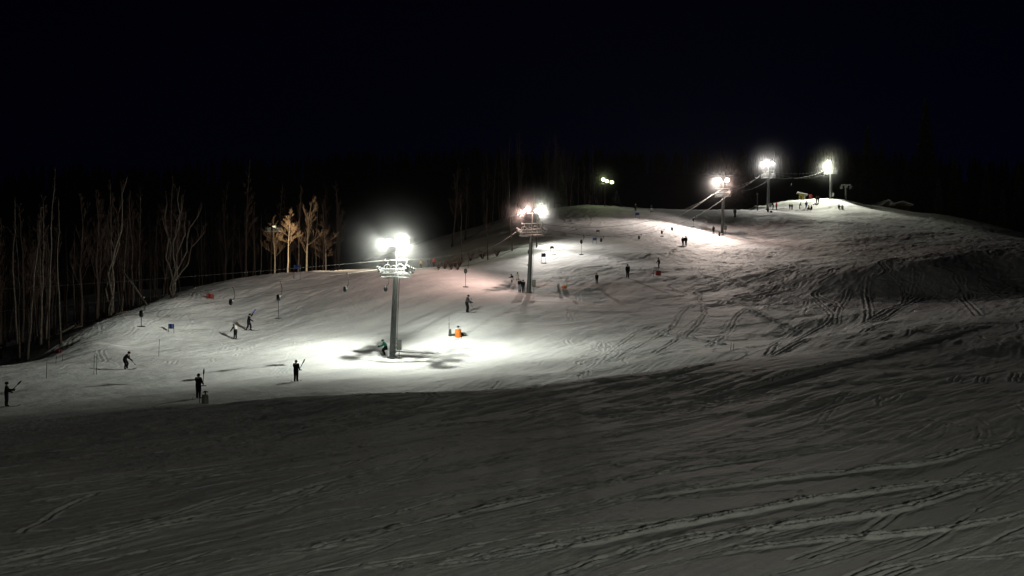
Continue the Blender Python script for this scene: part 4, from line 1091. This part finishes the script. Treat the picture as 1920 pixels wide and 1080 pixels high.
m = MB(); m.box((0, 0, 0), (.22, .34, .46), Matrix.Rotation(.5, 3, 'Y')); o = m.build('backpack', M['white'], t); o.location = (.02, 0, 1.34)
t, h, sc = person(466, 620, 32, 'armup', r(0), 'black', 'black', 'skier with a raised violet arm just right of the skier with the white pack', skis=True)
h0 = h[0]; m = MB(); m.tube([(0, 0, 0), (.28, 0, .42)], [.07, .045], 7); o = m.build('violet_flag', M['purple'], None); o.location = h0; tag(o, 'short violet cloth held up by the skier on the left slope', 'flag')
p1 = on(735, 672) + Vector((-.62, .9, .05)); p1.z = ground_z(p1.x, p1.y)
person(727, 664, 30, 'crouch', r(185), 'green', 'black', 'person in a green jacket half hidden behind the nearest tower column', pos=p1, hat='green')
t, h, sc = person(875, 587, 35, 'ski', r(-10), 'greycloth', 'black', 'skier in side view with two poles above the orange hydrant', skis=True)
pole_thing(h[0], W(884, 572, h[0].y) + Vector((0, 0, .75)), 'near ski pole of the skier above the orange hydrant'); pole_thing(h[1], Vector((h[1].x + .5, h[1].y - .3, h[1].z - .85)), 'far ski pole of the skier above the orange hydrant')
person(974.5, 549, 26, 'stand', r(70), 'black', 'jeans', 'person in pale trousers standing left of the second tower, the left one of two', hat='white')
person(981, 549, 25, 'stand', r(110), 'black', 'greycloth', 'person in dark clothes standing left of the second tower, the right one of two', hat='greycloth')
for k, (px, py) in enumerate(((962, 530), (971, 527))):
    person(px, py, 16, 'crouch', r(200 + 60 * k), ('black', 'white')[k], 'white', ('snowboarder in a dark top and white trousers crouching', 'snowboarder in white leaning')[k] + ' on the bank behind the standing pair')
person(1119, 532, 20, 'stand', r(90), 'black', 'black', 'small skier in black standing left of the taller one on the upper slope', skis=True)
person(1177, 522, 26, 'stand', r(85), 'black', 'black', 'broad skier in a black jacket alone in the middle of the upper slope', skis=True)
t, h, sc = person(1236, 503, 20, 'ski', r(200), 'black', 'black', 'skier descending just above the red padded box', skis=True)
person(1280.5, 461, 17, 'stand', r(90), 'black', 'black', 'left skier of the close pair with a long shadow on the upper slope', skis=True)
person(1286, 461, 19, 'stand', r(80), 'black', 'black', 'right skier of the close pair with a long shadow on the upper slope', skis=True)
person(1338, 439, 15, 'stand', r(90), 'black', 'black', 'skier in black standing left of the third tower foot', ymin=200)
person(1378, 409, 18, 'stand', r(250), 'greycloth', 'black', 'skier in a grey jacket just right of the third tower', ymin=200, skis=True)
person(1192, 396, 14, 'ski', r(250), 'greycloth', 'greycloth', 'skier with a red helmet starting at the crest, left one of two', ymin=200, hat='red', skis=True)
person(1221, 398, 14, 'ski', r(280), 'black', 'white', 'skier in a dark jacket at the crest, right one of two', ymin=200, skis=True)
person(1456, 394, 18, 'stand', r(200), 'red', 'black', 'person in a bright red coat beside the fourth tower', ymin=240, hat='red')
person(1450, 393, 14, 'lean', r(180), 'greycloth', 'black', 'person in dark grey leaning between the fourth tower and the red coat', ymin=240)
person(1481, 393, 11, 'stand', r(90), 'black', 'black', 'left child of the pair standing at the left foot of the mound', ymin=270)
person(1485, 393, 11, 'stand', r(90), 'black', 'black', 'right child of the pair standing at the left foot of the mound', ymin=270)
person(1499, 393, 13, 'lean', r(0), 'black', 'black', 'bent figure between the pair of children and the figure in blue', ymin=270)
person(1512, 392, 18, 'walk', r(80), 'navy', 'navy', 'person in a blue jacket walking up the snow mound', ymin=270, hat='navy')
person(1517, 393, 8, 'sit', r(200), 'black', 'black', 'left one of two small figures sitting right of the figure in blue', ymin=270)
person(1522, 393, 8, 'sit', r(200), 'black', 'black', 'right one of two small figures sitting right of the figure in blue', ymin=270)
person(1531, 381, 13, 'stand', r(90), 'greycloth', 'greycloth', 'left one of two people high on the snow mound', ymin=285)
person(1535, 381, 14, 'stand', r(90), 'black', 'black', 'right one of two people high on the snow mound', ymin=285)
person(1573, 391, 10, 'sit', r(270), 'black', 'black', 'larger sitting figure at the right side of the mound', ymin=275)
person(1579, 392, 8, 'sit', r(270), 'black', 'black', 'smaller sitting figure at the right side of the mound', ymin=275)
for px, jc, lab, hh in ((789, 'yellow', 'person in a yellow jacket half hidden behind the middle crest', 'black'), (804, 'greycloth', 'dark figure between the yellow and the red jacket behind the middle crest', 'black'), (814, 'red', 'person in a red jacket half hidden behind the middle crest', 'red')):
    Y = 166; x = (px - 960) / F * Y; person(px, 505, 20, 'stand', r(90), jc, 'black', lab, hat=hh, pos=Vector((x, Y, ground_z(x, Y))))

# ------------------------------------------------------------------ haze
hm = MB(); x0, x1, y0, y1, z0, z1 = -660, 660, -60, 930, -9, 215
hm.add([(x0, y0, z0), (x1, y0, z0), (x1, y1, z0), (x0, y1, z0), (x0, y0, z1), (x1, y0, z1), (x1, y1, z1), (x0, y1, z1)],
       [(3, 2, 1, 0), (4, 5, 6, 7), (0, 1, 5, 4), (1, 2, 6, 5), (2, 3, 7, 6), (3, 0, 4, 7)])
hmat = bpy.data.materials.new('haze'); hmat.use_nodes = True; nn = hmat.node_tree.nodes; nn.remove(nn['Principled BSDF'])
pv = nn.new('ShaderNodeVolumePrincipled'); pv.inputs['Density'].default_value = HAZE; pv.inputs['Color'].default_value = (.95, .96, 1, 1); pv.inputs['Anisotropy'].default_value = .3
hmat.node_tree.links.new(pv.outputs[0], nn['Material Output'].inputs['Volume'])
tag(hm.build('haze', hmat), 'thin night haze glowing round the floodlights', 'haze', None, 'stuff')
